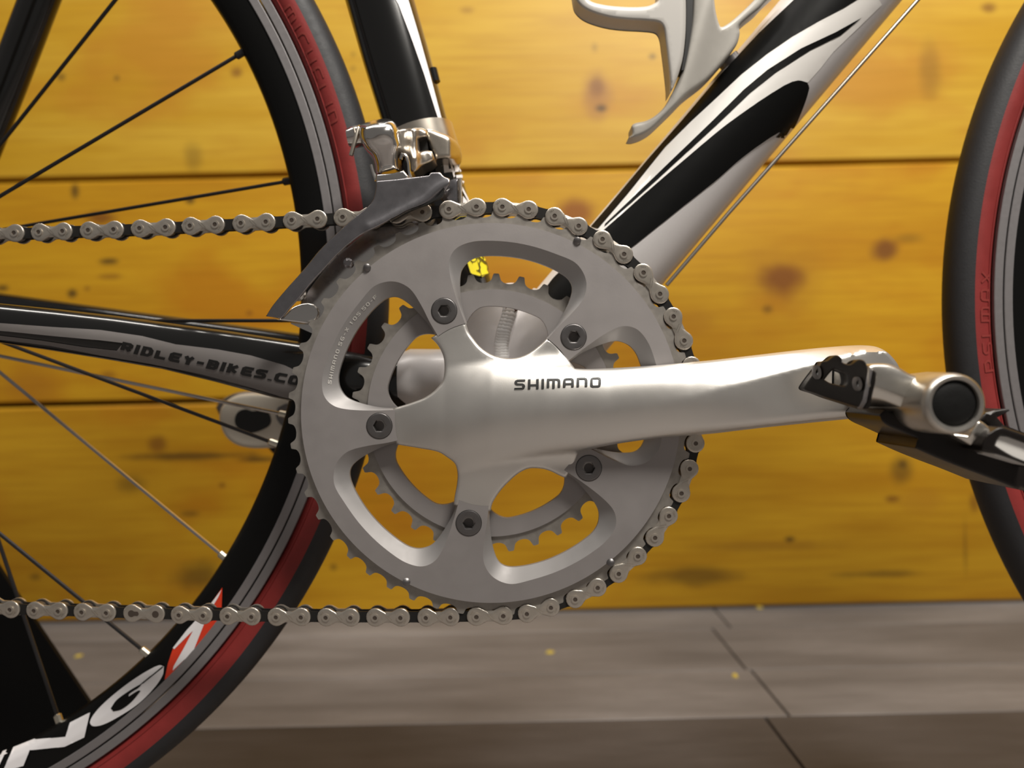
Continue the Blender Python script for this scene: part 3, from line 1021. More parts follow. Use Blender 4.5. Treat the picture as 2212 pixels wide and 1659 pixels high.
# window outline traced between two arms, as offsets from the centre (pixels on the ring face, y up)
w_out = [(1005, 699), (989, 655), (975, 608), (969.5, 572), (975, 550), (989, 534), (1014.6, 523.5), (1043.6, 520), (1098, 522.4), (1152, 532.5), (1206, 550.6), (1242, 567), (1260.6, 590.4), (1267, 615.7), (1260.6, 644.7), (1235, 677), (1206, 706), (1183, 732)]
w_in = [(1009, 699), (998, 663), (993.5, 619), (996, 587), (1007, 569), (1022, 558), (1043.6, 552.4), (1090.6, 553), (1134, 559.7), (1170, 570.5), (1206, 586.8), (1228, 603), (1236, 621), (1231.6, 644.7), (1219, 673.6), (1201, 704), (1180, 731)]
MID0 = math.radians(78.6)


def win(tr):
    return rot([(a - BBX, BBY - b) for a, b in tr], math.pi / 2 - MID0)


wo, wi = win(w_out), win(w_in)
loop_o, loop_i = [], []
for k in range(5):
    a = math.radians(78.6 + 72 * k) - math.pi / 2
    o_, i_ = rot(wo, a)[::-1], rot(wi, a)[::-1]
    so, si = spline(o_, 6, closed=False, corner=60), spline(i_, 6, closed=False, corner=60)
    loop_o += so
    loop_i += si
    # end of the tab between this window and the next (slightly bowed)
    nxt = rot(wo, a + math.radians(72))[::-1][0]
    e = np.array(so[-1])
    f_ = np.array(nxt)
    for t in (0.2, 0.4, 0.6, 0.8):
        q = e + (f_ - e) * t
        q = q * (1 + 0.018 * math.sin(math.pi * t))
        loop_o.append(tuple(q))
        loop_i.append(tuple(q))
# windows run anticlockwise from right tip to left tip; loops are consistent
Y_FACE, Y_IN, Y_RB = -0.0510, -0.0468, -0.0446
R_FACE = 0.0930 * S_R
face_out = [(R_FACE * math.cos(t), R_FACE * math.sin(t)) for t in np.linspace(0, 2 * math.pi, 220)[:-1]]
bolt_holes = []
for b in BANG:
    t = math.radians(b)
    cx, cy = BCD * S_R * math.cos(t), BCD * S_R * math.sin(t)
    bolt_holes.append([(cx + 14 * math.cos(q), cy + 14 * math.sin(q)) for q in np.linspace(0, 2 * math.pi, 17)[:-1]])


def ringmap(u, v, y): return P(BBX + np.asarray(u), BBY - np.asarray(v), y)


def fl(L): return [tuple(q) for q in L]


Vr, Fr = slab_vf(fl(face_out), [fl(loop_o)] + bolt_holes, Y_FACE, Y_RB, None, 0, 0, ringmap)
rm = MB()
# keep the flat front and the rim side; the slanted window wall is made below
n_half = len(Vr) // 2
keep = []
lo = np.array(loop_o)
lo3 = {tuple(np.round(q, 6)) for q in ringmap(lo[:, 0], lo[:, 1], Y_FACE)}
for f in Fr:
    if len(f) == 4 and all(tuple(np.round(Vr[i % n_half], 6)) in lo3 for i in f): continue
    if all(i >= n_half for i in f): continue
    keep.append(f)
rm.add(Vr, keep, 0)
# slanted wall between the face outline and the through outline
V2, F2, _ = triangulate(fl(loop_o), [], None)
from itertools import count
A3 = ringmap(lo[:, 0], lo[:, 1], Y_FACE)
# resample so that both outlines have the same number of points, window by window
n_o = len(loop_o)


def resample(L, n):
    L = np.array(L)
    s = np.r_[0, np.cumsum(np.hypot(*np.diff(L, axis=0).T))]
    q = np.linspace(0, s[-1], n)
    return np.stack([np.interp(q, s, L[:, 0]), np.interp(q, s, L[:, 1])], -1)


for k in range(5):
    a = math.radians(78.6 + 72 * k) - math.pi / 2
    so = resample(spline(rot(wo, a)[::-1], 4, closed=False, corner=60), 110)
    si = resample(spline(rot(wi, a)[::-1], 4, closed=False, corner=60), 110)
    P0, P1 = ringmap(so[:, 0], so[:, 1], Y_FACE), ringmap(si[:, 0], si[:, 1], Y_IN)
    P2 = P1.copy()
    P2[:, 1] = Y_RB
    V = np.vstack([P0, P1, P2])
    n = 110
    F = []
    for i in range(n - 1):
        F += [(i, i + 1, n + i + 1, n + i), (n + i, n + i + 1, 2 * n + i + 1, 2 * n + i)]
    rm.add(V, F, 1)
# back of the ring
bo = [(0.0915 * S_R * math.cos(t), 0.0915 * S_R * math.sin(t)) for t in np.linspace(0, 2 * math.pi, 160)[:-1]]
Vb, Fb, _ = triangulate(bo, [fl(loop_o)], None)
rm.add(ringmap(Vb[:, 0], Vb[:, 1], np.full(len(Vb), Y_RB)), Fb, 0)


def toothed(n, r_tip, r_root, phase, shark=0.0):
    out = []
    for k in range(n):
        a0 = 2 * math.pi * k / n + phase
        st = 2 * math.pi / n
        for t, r in ((0.0, 0.0), (0.1, .025), (0.2, .11), (0.27, .24), (0.31, .37), (0.345, .60), (0.375, .85), (0.40, .97), (0.425, 1.0), (0.575, 1.0), (0.60, .97), (0.625, .85), (0.655, .60), (0.69, .37), (0.73, .24), (0.8, .11), (0.9, .025)):
            rr = r_root + (r_tip - r_root) * r
            a = a0 + st * (t + shark * r)
            out.append((rr * math.cos(a), rr * math.sin(a)))
    return out


# pins sit in the valleys of the 50 teeth; measured pins fix the phase
ph50 = math.radians(5.6)
S_T = FPX / (-0.0475 - CAM.y)
tl = toothed(50, 0.1003 * S_T, 0.0967 * S_T, ph50, 0.03)
inn = [(0.0905 * S_T * math.cos(t), 0.0905 * S_T * math.sin(t)) for t in np.linspace(0, 2 * math.pi, 160)[:-1]]
Vt, Ft = slab_vf(fl(tl), [inn], -0.0482, -0.0452, None, 0, 0, ringmap)
rm.add(Vt, Ft, 2)
ring = rm.build('chainring', [M_RING, M_BEVEL, M_TOOTH], crank, smooth=25)
tag(ring, 'large satin silver chainring with five arms')

# small chainring behind it
S_S = FPX / (-0.0415 - CAM.y)
ts = toothed(34, 0.0702 * S_S, 0.0654 * S_S, math.radians(87.8 - 5.3), 0.0)


def inner_loop(R0, R1):
    out = []
    for q in np.arange(0, 360, 1.5):
        d = min(abs((q - b + 180) % 360 - 180) for b in BANG)
        t = min(1, max(0, (d - 9) / 13))
        t = math.sin(t * math.pi / 2) ** 0.8
        r = R1 + (R0 - R1) * t
        out.append((r * math.cos(math.radians(q)), r * math.sin(math.radians(q))))
    return out


bh2 = [[(BCD * S_S * math.cos(math.radians(b)) + 15 * math.cos(q), BCD * S_S * math.sin(math.radians(b)) + 15 * math.sin(q)) for q in np.linspace(0, 2 * math.pi, 13)[:-1]] for b in BANG]
sr = MB()
c61 = [(0.0622 * S_S * math.cos(t), 0.0622 * S_S * math.sin(t)) for t in np.linspace(0, 2 * math.pi, 160)[:-1]]
sr.add(*slab_vf(c61, [fl(inner_loop(0.0538 * S_S, 0.0460 * S_S))] + bh2, -0.0420, -0.0385, None, 0, 0, ringmap))
ci = [(0.0600 * S_S * math.cos(t), 0.0600 * S_S * math.sin(t)) for t in np.linspace(0, 2 * math.pi, 160)[:-1]]
sr.add(*slab_vf(fl(ts), [ci], -0.0408, -0.0386, None, 0, 0, ringmap), 1)
tag(sr.build('chainring', [M_RING, M_TOOTH], crank, smooth=25), 'small silver inner chainring with bare teeth')

# crank arm with its five-armed spider
spider = [(931, 730), (953, 716), (969, 707), (988, 700), (1005, 694),
          (1012, 716), (1022, 731), (1038, 750), (1061.7, 766), (1090, 773.5), (1116, 773), (1141, 764), (1166, 746), (1183, 730),
          (1196, 738), (1210, 753), (1226, 775), (1242, 796),
          (1260, 796.8), (1300, 796), (1351, 793.5), (1423, 788.5), (1495, 782), (1547, 777), (1620, 768.5), (1694, 759.7), (1750, 753.5), (1804, 748.7), (1840, 746.3), (1866, 746), (1892, 749), (1914, 759), (1929, 773), (1941, 790), (1949, 815), (1950, 845), (1940, 872), (1920, 890), (1896, 899),
          (1850, 903.5), (1804, 908), (1730, 915.5), (1657, 923), (1600, 929.5), (1547, 936), (1500, 940), (1423, 946), (1351, 956), (1315, 962), (1275, 971), (1250, 979), (1240, 1005), (1222, 1033),
          (1206, 1026), (1192, 1019), (1172, 1012.8), (1143, 1012), (1121, 1022), (1098, 1041.7), (1078, 1064), (1064, 1087), (1060, 1104),
          (1038, 1105), (1016, 1102), (998, 1097), (980, 1090), (982, 1072), (987, 1045), (988, 1021.6), (982.6, 1001.8), (965.6, 987.6), (945.7, 976), (903, 967.8), (856, 960),
          (852, 945), (849, 920), (848, 900), (849, 882),
          (866, 877), (881, 872.5), (900, 866), (917, 859), (935, 847), (946, 836), (954, 826), (958.6, 812), (960, 789), (956.8, 767.6), (946, 746)]
SPL = spline(spider, 6, True, 48)
cl_x = np.array([960, 1060, 1180, 1320, 1500, 1700, 1860, 1960.])
cl_y = np.array([908, 892, 884, 879, 860, 839, 824, 822.])
cl_w = np.array([120, 112, 100, 88, 81, 81, 80, 80.])
cl_d = np.array([-.0590, -.0625, -.0645, -.0660, -.0685, -.0725, -.0755, -.0760])


def sm(t): return t * t * (3 - 2 * t)


def crank_y(u, v):
    cy, cw, cd = np.interp(u, cl_x, cl_y), np.interp(u, cl_x, cl_w), np.interp(u, cl_x, cl_d)
    s = (v - cy) / cw
    sc = np.clip(s, -1, 1)
    ell = np.sqrt(np.clip(1 - sc ** 2 * 0.98, 0, 1))
    bw = np.interp(u, [1380, 1500, 1740, 1860, 1950], [1.0, 0.95, 0.44, 0.22, 0.2])
    t = np.clip((sc + 1) / bw, 0, 1)
    lo_ = np.clip((sc - 0.72) / 0.28, 0, 1)
    flat = np.where(sc < bw - 1, t ** 0.8, np.sqrt(np.clip(1 - 0.9 * lo_ ** 2, 0, 1)))
    k = sm(np.clip((u - 1380) / 380.0, 0, 1))
    dep = 0.0135 - 0.0035 * np.clip((u - 1200) / 500, 0, 1)
    pr = ell * (1 - k) + flat * k
    arm = cd + dep * (1 - pr) + np.maximum(np.abs(s) - 1, 0) * 0.02
    # left of the boss the arm fades into the spider
    arm = arm + np.clip((1010 - u) / 120.0, 0, 2) ** 2 * 0.006
    r = np.hypot(u - BBX, v - BBY)
    spd = -0.0508 - 0.0035 * sm(np.clip(1 - (r - 60) / 150.0, 0, 1))
    kk = 0.0042
    h = np.clip(0.5 + 0.5 * (spd - arm) / kk, 0, 1)
    return spd * (1 - h) + arm * h - kk * h * (1 - h)


def crank_back(u, v):
    return np.interp(u, [1180, 1330, 1500, 1960], [-0.0468, -0.0500, -0.0545, -0.0620])


arm = slab('crank_arm', SPL, [], crank_y, crank_back, M_CRANK, crank, 7, 7, 0.0016, smooth=50)
tag(arm, 'satin silver right crank arm')
ARMT = bvh(arm)
gl, w7 = glyphs('SHIMANO', 1.18, 0.30, 0.28, 0.17)
SA, SB = np.array((1111., 842.0)), np.array((1298., 836.5))
ux7 = (SB - SA) / w7
lettering('lettering', gl, lambda V: on_surface(ARMT, [SA + ux7 * v[0] + np.array((0.4, -21.0)) * v[1] for v in V], -0.066, 0.0004), M_BLACK_SOFT, crank)
# small marks on the chamfer of the left window
mp_ = np.array(spline([(714, 830), (722, 792), (734, 752), (750, 715), (772, 685), (800, 655), (815, 641)], 3, closed=False))
gl, wl = glyphs('SHIMANO  SG-X  10S  50-F'.replace('  ', ' '), 0.85, 0.35, 0.20, 0.16)
cum = np.r_[0, np.cumsum(np.hypot(*np.diff(mp_, axis=0).T))]
RT = bvh(ring)


def along(V):
    q = []
    for v in V:
        s = v[0] / wl * cum[-1]
        x, y = np.interp(s, cum, mp_[:, 0]), np.interp(s, cum, mp_[:, 1])
        x2, y2 = np.interp(s + 2, cum, mp_[:, 0]), np.interp(s + 2, cum, mp_[:, 1])
        if s + 2 > cum[-1]: x2, y2 = x + (mp_[-1] - mp_[-2])[0], y + (mp_[-1] - mp_[-2])[1]
        t = np.array((x2 - x, y2 - y))
        t /= np.linalg.norm(t) + 1e-9
        q.append(np.array((x, y)) + np.array((t[1], -t[0])) * (v[1] * 7.5 - 1))
    return on_surface(RT, q, -0.049, 0.0002)


M_ETCH = mat('pale_etching', (0.72, 0.70, 0.66), 0.7, 0.2)
lettering('etched_lettering', gl, along, M_ETCH, crank)
# chainring bolts with hollow hex sockets
for b in BANG:
    t = math.radians(b)
    c = ring_px(BCD * S_R * math.cos(t), BCD * S_R * math.sin(t))
    circ = [(c[0] + 27.5 * math.cos(q), c[1] + 27.5 * math.sin(q)) for q in np.linspace(0, 2 * math.pi, 41)[:-1]]
    hexa = [(c[0] + 13.6 * math.cos(q), c[1] + 13.6 * math.sin(q)) for q in np.linspace(0, 2 * math.pi, 7)[:-1]]
    m = MB()
    m.add(*slab_vf(circ, [dens(hexa, 5)], -0.0514, -0.0475, 5, 3, 0.00025))
    o26 = [(c[0] + 14 * math.cos(q), c[1] + 14 * math.sin(q)) for q in np.linspace(0, 2 * math.pi, 19)[:-1]]
    o12 = [(c[0] + 11 * math.cos(q), c[1] + 11 * math.sin(q)) for q in np.linspace(0, 2 * math.pi, 13)[:-1]]
    m.add(*slab_vf(o26, [o12], -0.0480, -0.0405, None), 1)
    m.build('chainring_bolt', [M_BOLT, M_BOLT2], crank)
    edge = [(c[0] + 28.4 * math.cos(q), c[1] + 28.4 * math.sin(q)) for q in np.linspace(0, 2 * math.pi, 41)[:-1]]
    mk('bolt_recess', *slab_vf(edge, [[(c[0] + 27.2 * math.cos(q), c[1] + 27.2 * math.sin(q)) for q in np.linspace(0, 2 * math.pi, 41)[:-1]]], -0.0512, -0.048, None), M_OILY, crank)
for (a, b) in ((793, 578), (1247, 520), (1319, 1215), (878, 1257)):
    mk('shift_pin', *tube_vf([PV(a, b, -0.047), PV(a, b, -0.0518), PV(a, b, -0.0523)], [0.0019, 0.0019, 0.0011], 12), M_BOLT, crank)

# left crank arm end, seen behind the rear wheel
la = [(474, 905), (478, 882), (492, 864), (515, 853), (545, 850), (580, 852), (640, 858), (760, 868), (900, 876), (1020, 866), (1020, 930), (900, 945), (760, 955), (640, 962), (590, 967), (545, 968), (510, 960), (486, 940)]
tag(slab('crank_arm', spline(la, 8, True, 60), [], 0.062, 0.076, M_LEFT, crank, 12, 9, 0.003), 'left crank arm beyond the wheel')
slab('crank_recess', spline([(507, 905), (514, 890), (530, 884), (545, 888), (570, 885), (580, 892), (585, 910), (578, 922), (545, 935), (525, 930), (510, 920)], 5), [], 0.0612, 0.064, M_BLACK_SOFT, crank, 8)
slab('crank_recess', spline([(596, 900), (600, 880), (620, 872), (660, 876), (668, 905), (640, 925), (610, 920)], 5), [], 0.0614, 0.064, M_BOLT, crank, 8)

# ------------------------------------------------------------------ chain
chain = empty('chain', bike)
tag(chain, 'nickel plated bicycle chain with dark inner links')


def fig8(r, wst, L=0.0127, n=14):
    h = L / 2
    out = []
    a0 = math.radians(52)
    for t in np.linspace(-math.pi + a0, math.pi - a0, n): out.append((h + r * math.cos(t), r * math.sin(t)))
    for x in (h * 0.28, -h * 0.28): out.append((x, wst))
    for t in np.linspace(a0, 2 * math.pi - a0, n): out.append((-h + r * math.cos(t), r * math.sin(t)))
    for x in (-h * 0.28, h * 0.28): out.append((x, -wst))
    return out


def disc(x, r, n=14): return [(x + r * math.cos(t), r * math.sin(t)) for t in np.linspace(0, 2 * math.pi, n + 1)[:-1]]


def link_mesh(master=False):
    m = MB()
    o = fig8(0.0046, 0.0027)
    m.add(*slab_vf(o, [], -0.0032, -0.0022, 0.0011, 0.0011, 0.00045, MM))
    m.add(*slab_vf(o, [], 0.0022, 0.0032, None, 0, 0, MM))
    for s in (-1, 1):
        x = s * 0.00635
        if master:
            m.add(*slab_vf(disc(x, 0.0018), [], -0.00325, -0.0030, None, 0, 0, MM), 1)
            if s > 0: m.add(*slab_vf([(x, -.0012), (x - .0034, -.0011), (x - .004, 0), (x - .0034, .0011), (x, .0012)], [], -0.00328, -0.0030, None, 0, 0, MM), 1)
            continue
        m.add(*slab_vf(disc(x, 0.00195, 18), [disc(x, 0.0011)], -0.0037, -0.0030, None, 0, 0, MM), 0)
        m.add(*slab_vf(disc(x, 0.00125), [], -0.00345, -0.0030, None, 0, 0, MM), 1)
        # stamped letters round the rim of the plate
        gl, ww = glyphs('KMC', 0.8, 0.3, 0.16, 0.14, 0.5)
        for V, F in gl:
            q = []
            for v in V:
                th = (-0.65 if s > 0 else 2.5) - (v[0] - ww / 2) * 0.26 * -1
                rr = 0.0024 + (1 - v[1]) * 0.00095
                q.append((x + rr * math.cos(th), -0.00327, rr * math.sin(th)))
            m.add(q, F, 2)
    if not master:
        for (x, dx) in ((-0.0010, 0.0022), (0.0004, 0.0022)):
            V, F = strip([(x - dx / 2, 0.0012), (x + dx / 2, -0.0012)], 0.00022, 0.00022, 0.001)
            m.add([(a, -0.00327, b) for a, b in V], F, 2)
    return m.mesh('outer_link', [M_LINK, M_PIN, M_LINK_HI], 40)


M_LINK_HI = mat('stamped_mark', (0.80, 0.74, 0.64), 0.2, 1.0)
me_out, me_master = link_mesh(), link_mesh(True)
mi = MB()
oi = fig8(0.0042, 0.0027)
mi.add(*slab_vf(oi, [], -0.0021, -0.0013, None, 0, 0, MM))
mi.add(*slab_vf(oi, [], 0.0013, 0.0021, None, 0, 0, MM))
for s in (-1, 1):
    mi.add(*slab_vf(disc(s * 0.00635, 0.00385, 20), [], -0.0013, 0.0013, None, 0, 0, MM), 1)
me_in = mi.mesh('inner_link', [M_OILY, M_BOLT], 40)

up = [(31, 502.7), (84, 501), (135.6, 499), (191, 497), (246, 495.5), (302, 493), (358, 490.5), (411, 487.5), (465, 484.6), (521, 482), (575, 479), (631, 475.6), (686.5, 472.7), (741, 469), (798, 466), (856, 462)]
wrap = [(913, 458), (969.5, 452), (1029, 446.7), (1085, 446.7), (1142, 452), (1198, 466.5), (1250, 488), (1301.5, 516.5), (1348, 549), (1390, 589), (1425.7, 635), (1455, 683.7), (1478, 735.8),
        (1495, 790), (1504, 846), (1506, 902), (1503, 958), (1490, 1013), (1472, 1066), (1445, 1115), (1415, 1162), (1378, 1202), (1336.5, 1240), (1291, 1270), (1242.5, 1295), (1190, 1313), (1138, 1326.5), (1087, 1331)]
low = [(1029, 1333), (974, 1334), (921, 1335), (866, 1335), (811, 1335), (758, 1335), (704.5, 1334.6), (651, 1334), (597, 1333.8), (544, 1333), (492, 1332), (439.4, 1330.5), (387, 1329.4), (336, 1327.6), (284, 1326), (230, 1324.7), (177, 1323), (126, 1321), (74, 1319.7), (22, 1317.5)]
up = [(-77 - 0, 506.5), (-23, 504.7)] + up
low = low + [(-30, 1315.5), (-82, 1313.5)]


def y_up(x): return -0.0495 + max(0, (900 - x)) / 900 * 0.0145
def y_lo(x): return -0.0495 + max(0, (1029 - x)) / 1029 * 0.0195


pins = [PV(a, b, y_up(a) if i < len(up) else (-0.0495 if i < len(up) + len(wrap) else y_lo(a))) for i, (a, b) in enumerate(up + wrap + low)]
for p in pins: p.y += 0.0035                         # pixel marks are on the outer plates, links are centred behind them
MASTER_AT = len(up) + len(wrap) + 13
for i in range(len(pins) - 1):
    a, b = pins[i], pins[i + 1]
    outer = (i % 2 == 1)
    me = me_out if outer else me_in
    nm = 'outer_link' if outer else 'inner_link'
    if outer and abs(i - MASTER_AT) <= 0: me, nm = me_master, 'master_link'
    o = link(nm, me, chain)
    x = (b - a)
    L = x.length
    x.normalize()
    zv = x.cross(Vector((0, 1, 0))).normalized()
    yv = zv.cross(x)
    M3 = Matrix((x * (L / 0.0127), yv, zv)).transposed()
    mw = M3.to_4x4()
    mw.translation = (a + b) / 2
    o.matrix_local = mw

# ------------------------------------------------------------------ front derailleur
fd = empty('front_derailleur', bike)
tag(fd, 'chrome front derailleur above the chainrings')
cage = [(812, 391), (850, 388), (878, 385), (927, 379), (930, 373), (951, 372), (959, 381), (971, 385.5), (971, 396), (964, 410), (956, 421), (950.6, 427), (922, 440), (900, 448), (878, 456), (860, 466), (843.6, 474), (826, 484), (809, 493), (791.5, 501), (780, 507), (762, 520), (733.6, 545), (716, 563), (699, 582), (684, 598), (670, 614), (647, 643), (630, 661), (608, 688.5), (574.5, 683), (589, 660), (618, 625), (644, 596), (664, 573), (690, 541), (722, 509), (757, 477), (785.7, 454), (803, 437), (810, 419), (812.6, 402)]


def groove_d(u, v):
    g = np.array(spline([(800, 492), (830, 478), (860, 462), (890, 447), (920, 430), (940, 412), (958, 400), (970, 395)], 5, closed=False))
    d = np.full(len(u), 1e9)
    for a, b in zip(g[:-1], g[1:]):
        ab = b - a
        q = np.stack([u, v], -1)
        t = np.clip(((q - a) @ ab) / (ab @ ab), 0, 1)
        d = np.minimum(d, np.hypot(*(q - a - t[:, None] * ab).T))
    return d


def cage_y(u, v):
    y = -0.0560 + np.clip((u - 800) / 170, 0, 1) * 0.0015
    # outward bulge along the lower edge (pressed channel) and a rolled top edge
    d = groove_d(u, v)
    y = y - 0.0018 * np.exp(-(d / 13.0) ** 2)
    tail = np.clip((760 - u) / 180, 0, 1)
    return y + tail * 0.004


slab('outer_cage_plate', spline(cage, 5, True, 40), [], cage_y, lambda u, v: cage_y(u, v) + 0.0016, M_CHROME_DARK, fd, 3.5, 3, 0.0006, smooth=50)
# dark channel mouth below the pressed rib
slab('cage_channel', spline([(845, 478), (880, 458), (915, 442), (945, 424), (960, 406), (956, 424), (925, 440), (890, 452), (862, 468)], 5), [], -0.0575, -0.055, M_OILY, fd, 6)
ins = [(815, 500 - 8), (812, 484)]
inner = []
for t in np.linspace(106, 156, 40): inner.append((BBX + 474 * math.cos(math.radians(t)), BBY - 474 * math.sin(math.radians(t))))
for t in np.linspace(156, 106, 40): inner.append((BBX + 418 * math.cos(math.radians(t)), BBY - 418 * math.sin(math.radians(t))))
slab('inner_cage_plate', inner, [], -0.0405, -0.0390, M_CHROME, fd, 8)
slab('cage_tail_bridge', spline([(590, 690), (606, 688), (635, 663), (667, 655), (686, 664), (690, 677), (682, 693), (670, 699), (640, 696)], 5, True, 60), [], lambda u, v: -0.050 + (u - 600) / 90 * 0.008, lambda u, v: -0.048 + (u - 600) / 90 * 0.008, M_CHROME, fd, 7, 4, 0.0006)
for (a, b, r_, m_) in ((643, 633, 0.0042, M_CHROME), (752, 568, 0.0024, M_CHROME_DARK), (905, 470, 0.0040, M_CHROME_DARK)):
    mk('cage_rivet', *tube_vf([PV(a, b, -0.0385), PV(a, b, -0.0425), PV(a, b, -0.0435)], [r_, r_, r_ * 0.6], 14), m_, fd)
knob = [(777, 272), (791, 264.6), (806, 259), (822, 257), (838, 256.5), (852, 263), (860, 277), (862, 298), (866, 315), (861, 332.6), (862, 356), (864, 368), (842, 375), (820, 379), (813, 376), (810, 356), (804, 338), (793, 327), (783, 312), (776, 296)]


def knob_y(u, v):
    y = -0.0535 + 0.0060 * np.clip((v - 300) / 70, 0, 1) + 0.0025 * np.clip((790 - u) / 20, 0, 1)
    return y - 0.0022 * np.exp(-(((u - 826) / 22) ** 2 + ((v - 285) / 18) ** 2))


slab('linkage_knuckle', spline(knob, 4, True, 60), [], knob_y, -0.030, M_CHROME, fd, 4, 19, 0.0085, smooth=80)
piv = [(858, 280.5), (868, 277), (878, 276), (900, 276), (913, 277), (923, 283), (925, 295), (912, 298), (904, 301), (906, 327), (920, 324), (933, 327), (939, 341), (933, 349), (913, 359), (904, 368), (896, 374), (886, 370), (880, 352), (872.5, 335.5), (860, 315)]
slab('pivot_block', spline(piv, 4, True, 40), [], lambda u, v: -0.036 - 0.004 * np.exp(-((u - 893) / 12) ** 2) - 0.003 * np.exp(-(((u - 898) / 14) ** 2 + ((v - 343) / 14) ** 2)), -0.020, M_NICKEL, fd, 4, 7, 0.003, smooth=60)
band = [(921, 279), (936, 281), (950, 286), (964, 291), (977, 299), (986, 306), (993, 316), (996, 327), (995, 340), (986, 344), (965, 343), (950, 344), (941, 346), (937, 334), (929, 322), (920, 301)]
slab('clamp_band', spline(band, 4, True, 50), [], lambda u, v: -0.0245 - 0.0035 * np.sqrt(np.clip(1 - ((u - 940) / 58) ** 2, 0, 1)) + 0.012 * sm(np.clip((u - 968) / 30, 0, 1)), -0.004, M_NICKEL, fd, 4, 9, 0.003, smooth=60)
c0 = s_bot.lerp(s_top, 0.435)
V, F = tube_vf([c0 - sdir * 0.0075, c0 + sdir * 0.0075], 0.0195, 40, True, 0.0200, (0, 1, 0))
tag(mk('clamp_ring', V, F, M_NICKEL, fd), 'clamp ring round the seat tube')
slab('clamp_gap', [(904, 302), (921, 299), (924, 322), (906, 326)], [], -0.0305, -0.024, M_OILY, fd, 6)
sprg = MB()
sprg.add(*tube_vf([PV(a, b, -0.046) for a, b in spline([(866, 345), (868, 333), (876, 336), (882, 352), (884, 372), (888, 384)], 4, closed=False)], 0.0008, 8))
sprg.add(*tube_vf([PV(a, b, -0.050) for a, b in [(802, 356), (806, 372), (812, 390)]], 0.0008, 8))
sprg.build('spring_wire', M_CHROME, fd)
slab('cage_mount', spline([(812, 377), (850, 374), (872, 368), (885, 384), (860, 390), (812, 392)], 5, True, 40), [], -0.0535, -0.040, M_CHROME, fd, 6, 4, 0.001)
mk('cable_bolt', *tube_vf([PV(752, 298, -0.036), PV(766, 296, -0.036), PV(782, 293, -0.036)], [0.0045, 0.0055, 0.0055], 14), M_CHROME, fd)
mk('cable_end', *tube_vf([PV(774, 276, -0.044), PV(768, 300, -0.045), PV(758, 336, -0.045)], [0.0008, 0.0011, 0.0011], 8), M_NICKEL, fd)
mk('cable_end', *tube_vf([PV(764, 276, -0.044), PV(768, 290, -0.044)], [0.0006, 0.0006], 8), M_NICKEL, fd)
slab('front_bridge', [(972, 389), (990, 385), (997, 386), (997, 440), (990, 441), (970, 440), (952, 428), (964, 411)], [], lambda u, v: -0.047 + 0.0 * u, -0.041, M_CHROME_DARK, fd, 6, 5, 0.001)
mk('bridge_edge', *tube_vf([PV(993, 387, -0.0475), PV(994, 440, -0.0475)], 0.0011, 10), M_NICKEL, fd)

# ------------------------------------------------------------------ bottle cage
bc = empty('bottle_cage', bike)
tag(bc, 'silver bottle cage above the down tube')
cA = [(1497, -24), (1541, -24), (1543, 0), (1546, 24), (1551, 45), (1556, 58), (1561, 58), (1580, 46), (1610, 19), (1629, 0), (1650, -24), (1684, -24), (1658, 0), (1639, 20), (1612, 42), (1597, 58), (1598, 72), (1592, 95), (1580, 113), (1558, 139), (1541, 158), (1522, 176), (1485, 203), (1461, 227), (1436, 252), (1409, 278), (1390, 290), (1370, 297), (1358, 297), (1365, 290), (1364, 273), (1370, 267), (1395, 261), (1414, 251), (1434, 232), (1448, 208), (1463, 181), (1475, 147), (1485, 98), (1493, 49), (1496, 0)]
slab('cage_back', spline(cA, 5, True, 55), [], lambda u, v: -0.024 - 0.004 * np.exp(-((u + v * 0.3 - 1530) / 40) ** 2), lambda u, v: -0.012, M_CAGE, bc, 6, 7, 0.0022, smooth=60)
cB = [(1475, -24), (1424, -24), (1422, 0), (1412, 8), (1395, 14), (1351, 15), (1302, 10), (1273, 0), (1262, -24), (1238, -24), (1243, 0), (1256, 16), (1277, 28), (1314, 39), (1351, 44), (1400, 47), (1424, 51), (1432, 62), (1437, 93), (1443, 141), (1447, 181), (1447, 203), (1457, 184), (1473, 135), (1480, 85), (1482, 30), (1481, -24)]
slab('cage_arm', spline(cB, 5, True, 55), [], -0.031, -0.018, M_CAGE2, bc, 7, 8, 0.0026, smooth=60)
cD = [(1483, -24), (1498, -24), (1497, 0), (1495, 49), (1488, 103), (1478, 151), (1472, 152), (1480, 103), (1483, 49)]
slab('cage_lining', spline(cD, 5, True, 55), [], -0.0285, -0.020, M_BLACK_SOFT, bc, 6)
slab('cage_bracket', [(1545, 92), (1586, 88), (1584, 104), (1556, 134), (1540, 146)], [], -0.014, 0.006, M_CAGE, bc, 8)
mk('cage_bolt', *tube_vf([PV(1572, 128, -0.006), PV(1588, 146, -0.006)], 0.006, 14), M_BOLT, bc)

# ------------------------------------------------------------------ right pedal (clipless)
pd = empty('pedal', bike)
tag(pd, 'silver right clipless pedal with black steel plates')
Y_P = -0.128
pbody = [(1874, 790), (1884, 786), (1897, 785), (1922, 786.8), (1943, 795), (1962, 806.5), (1976, 812), (1989, 813), (2004, 812), (2014, 835), (2010, 880), (2050, 930), (2090, 940), (2112, 906), (2126, 914), (2135, 922), (2147, 931.5), (2166, 950), (2160, 985), (2119, 980), (2093, 964), (2060, 945), (2024, 925), (1989, 905), (1960, 890), (1931, 877), (1900, 866), (1872, 862)]


def pb_y(u, v):
    # a ridge runs along the arm; below it the flank turns under
    mid = np.interp(u, [1870, 1990, 2120, 2240], [800, 842, 918, 990])
    s = v - mid
    return Y_P - 0.0015 + np.where(s < 0, 0.0000015 * s * s, 0) + np.where(s > 30, (s - 30) * 0.00011, 0)


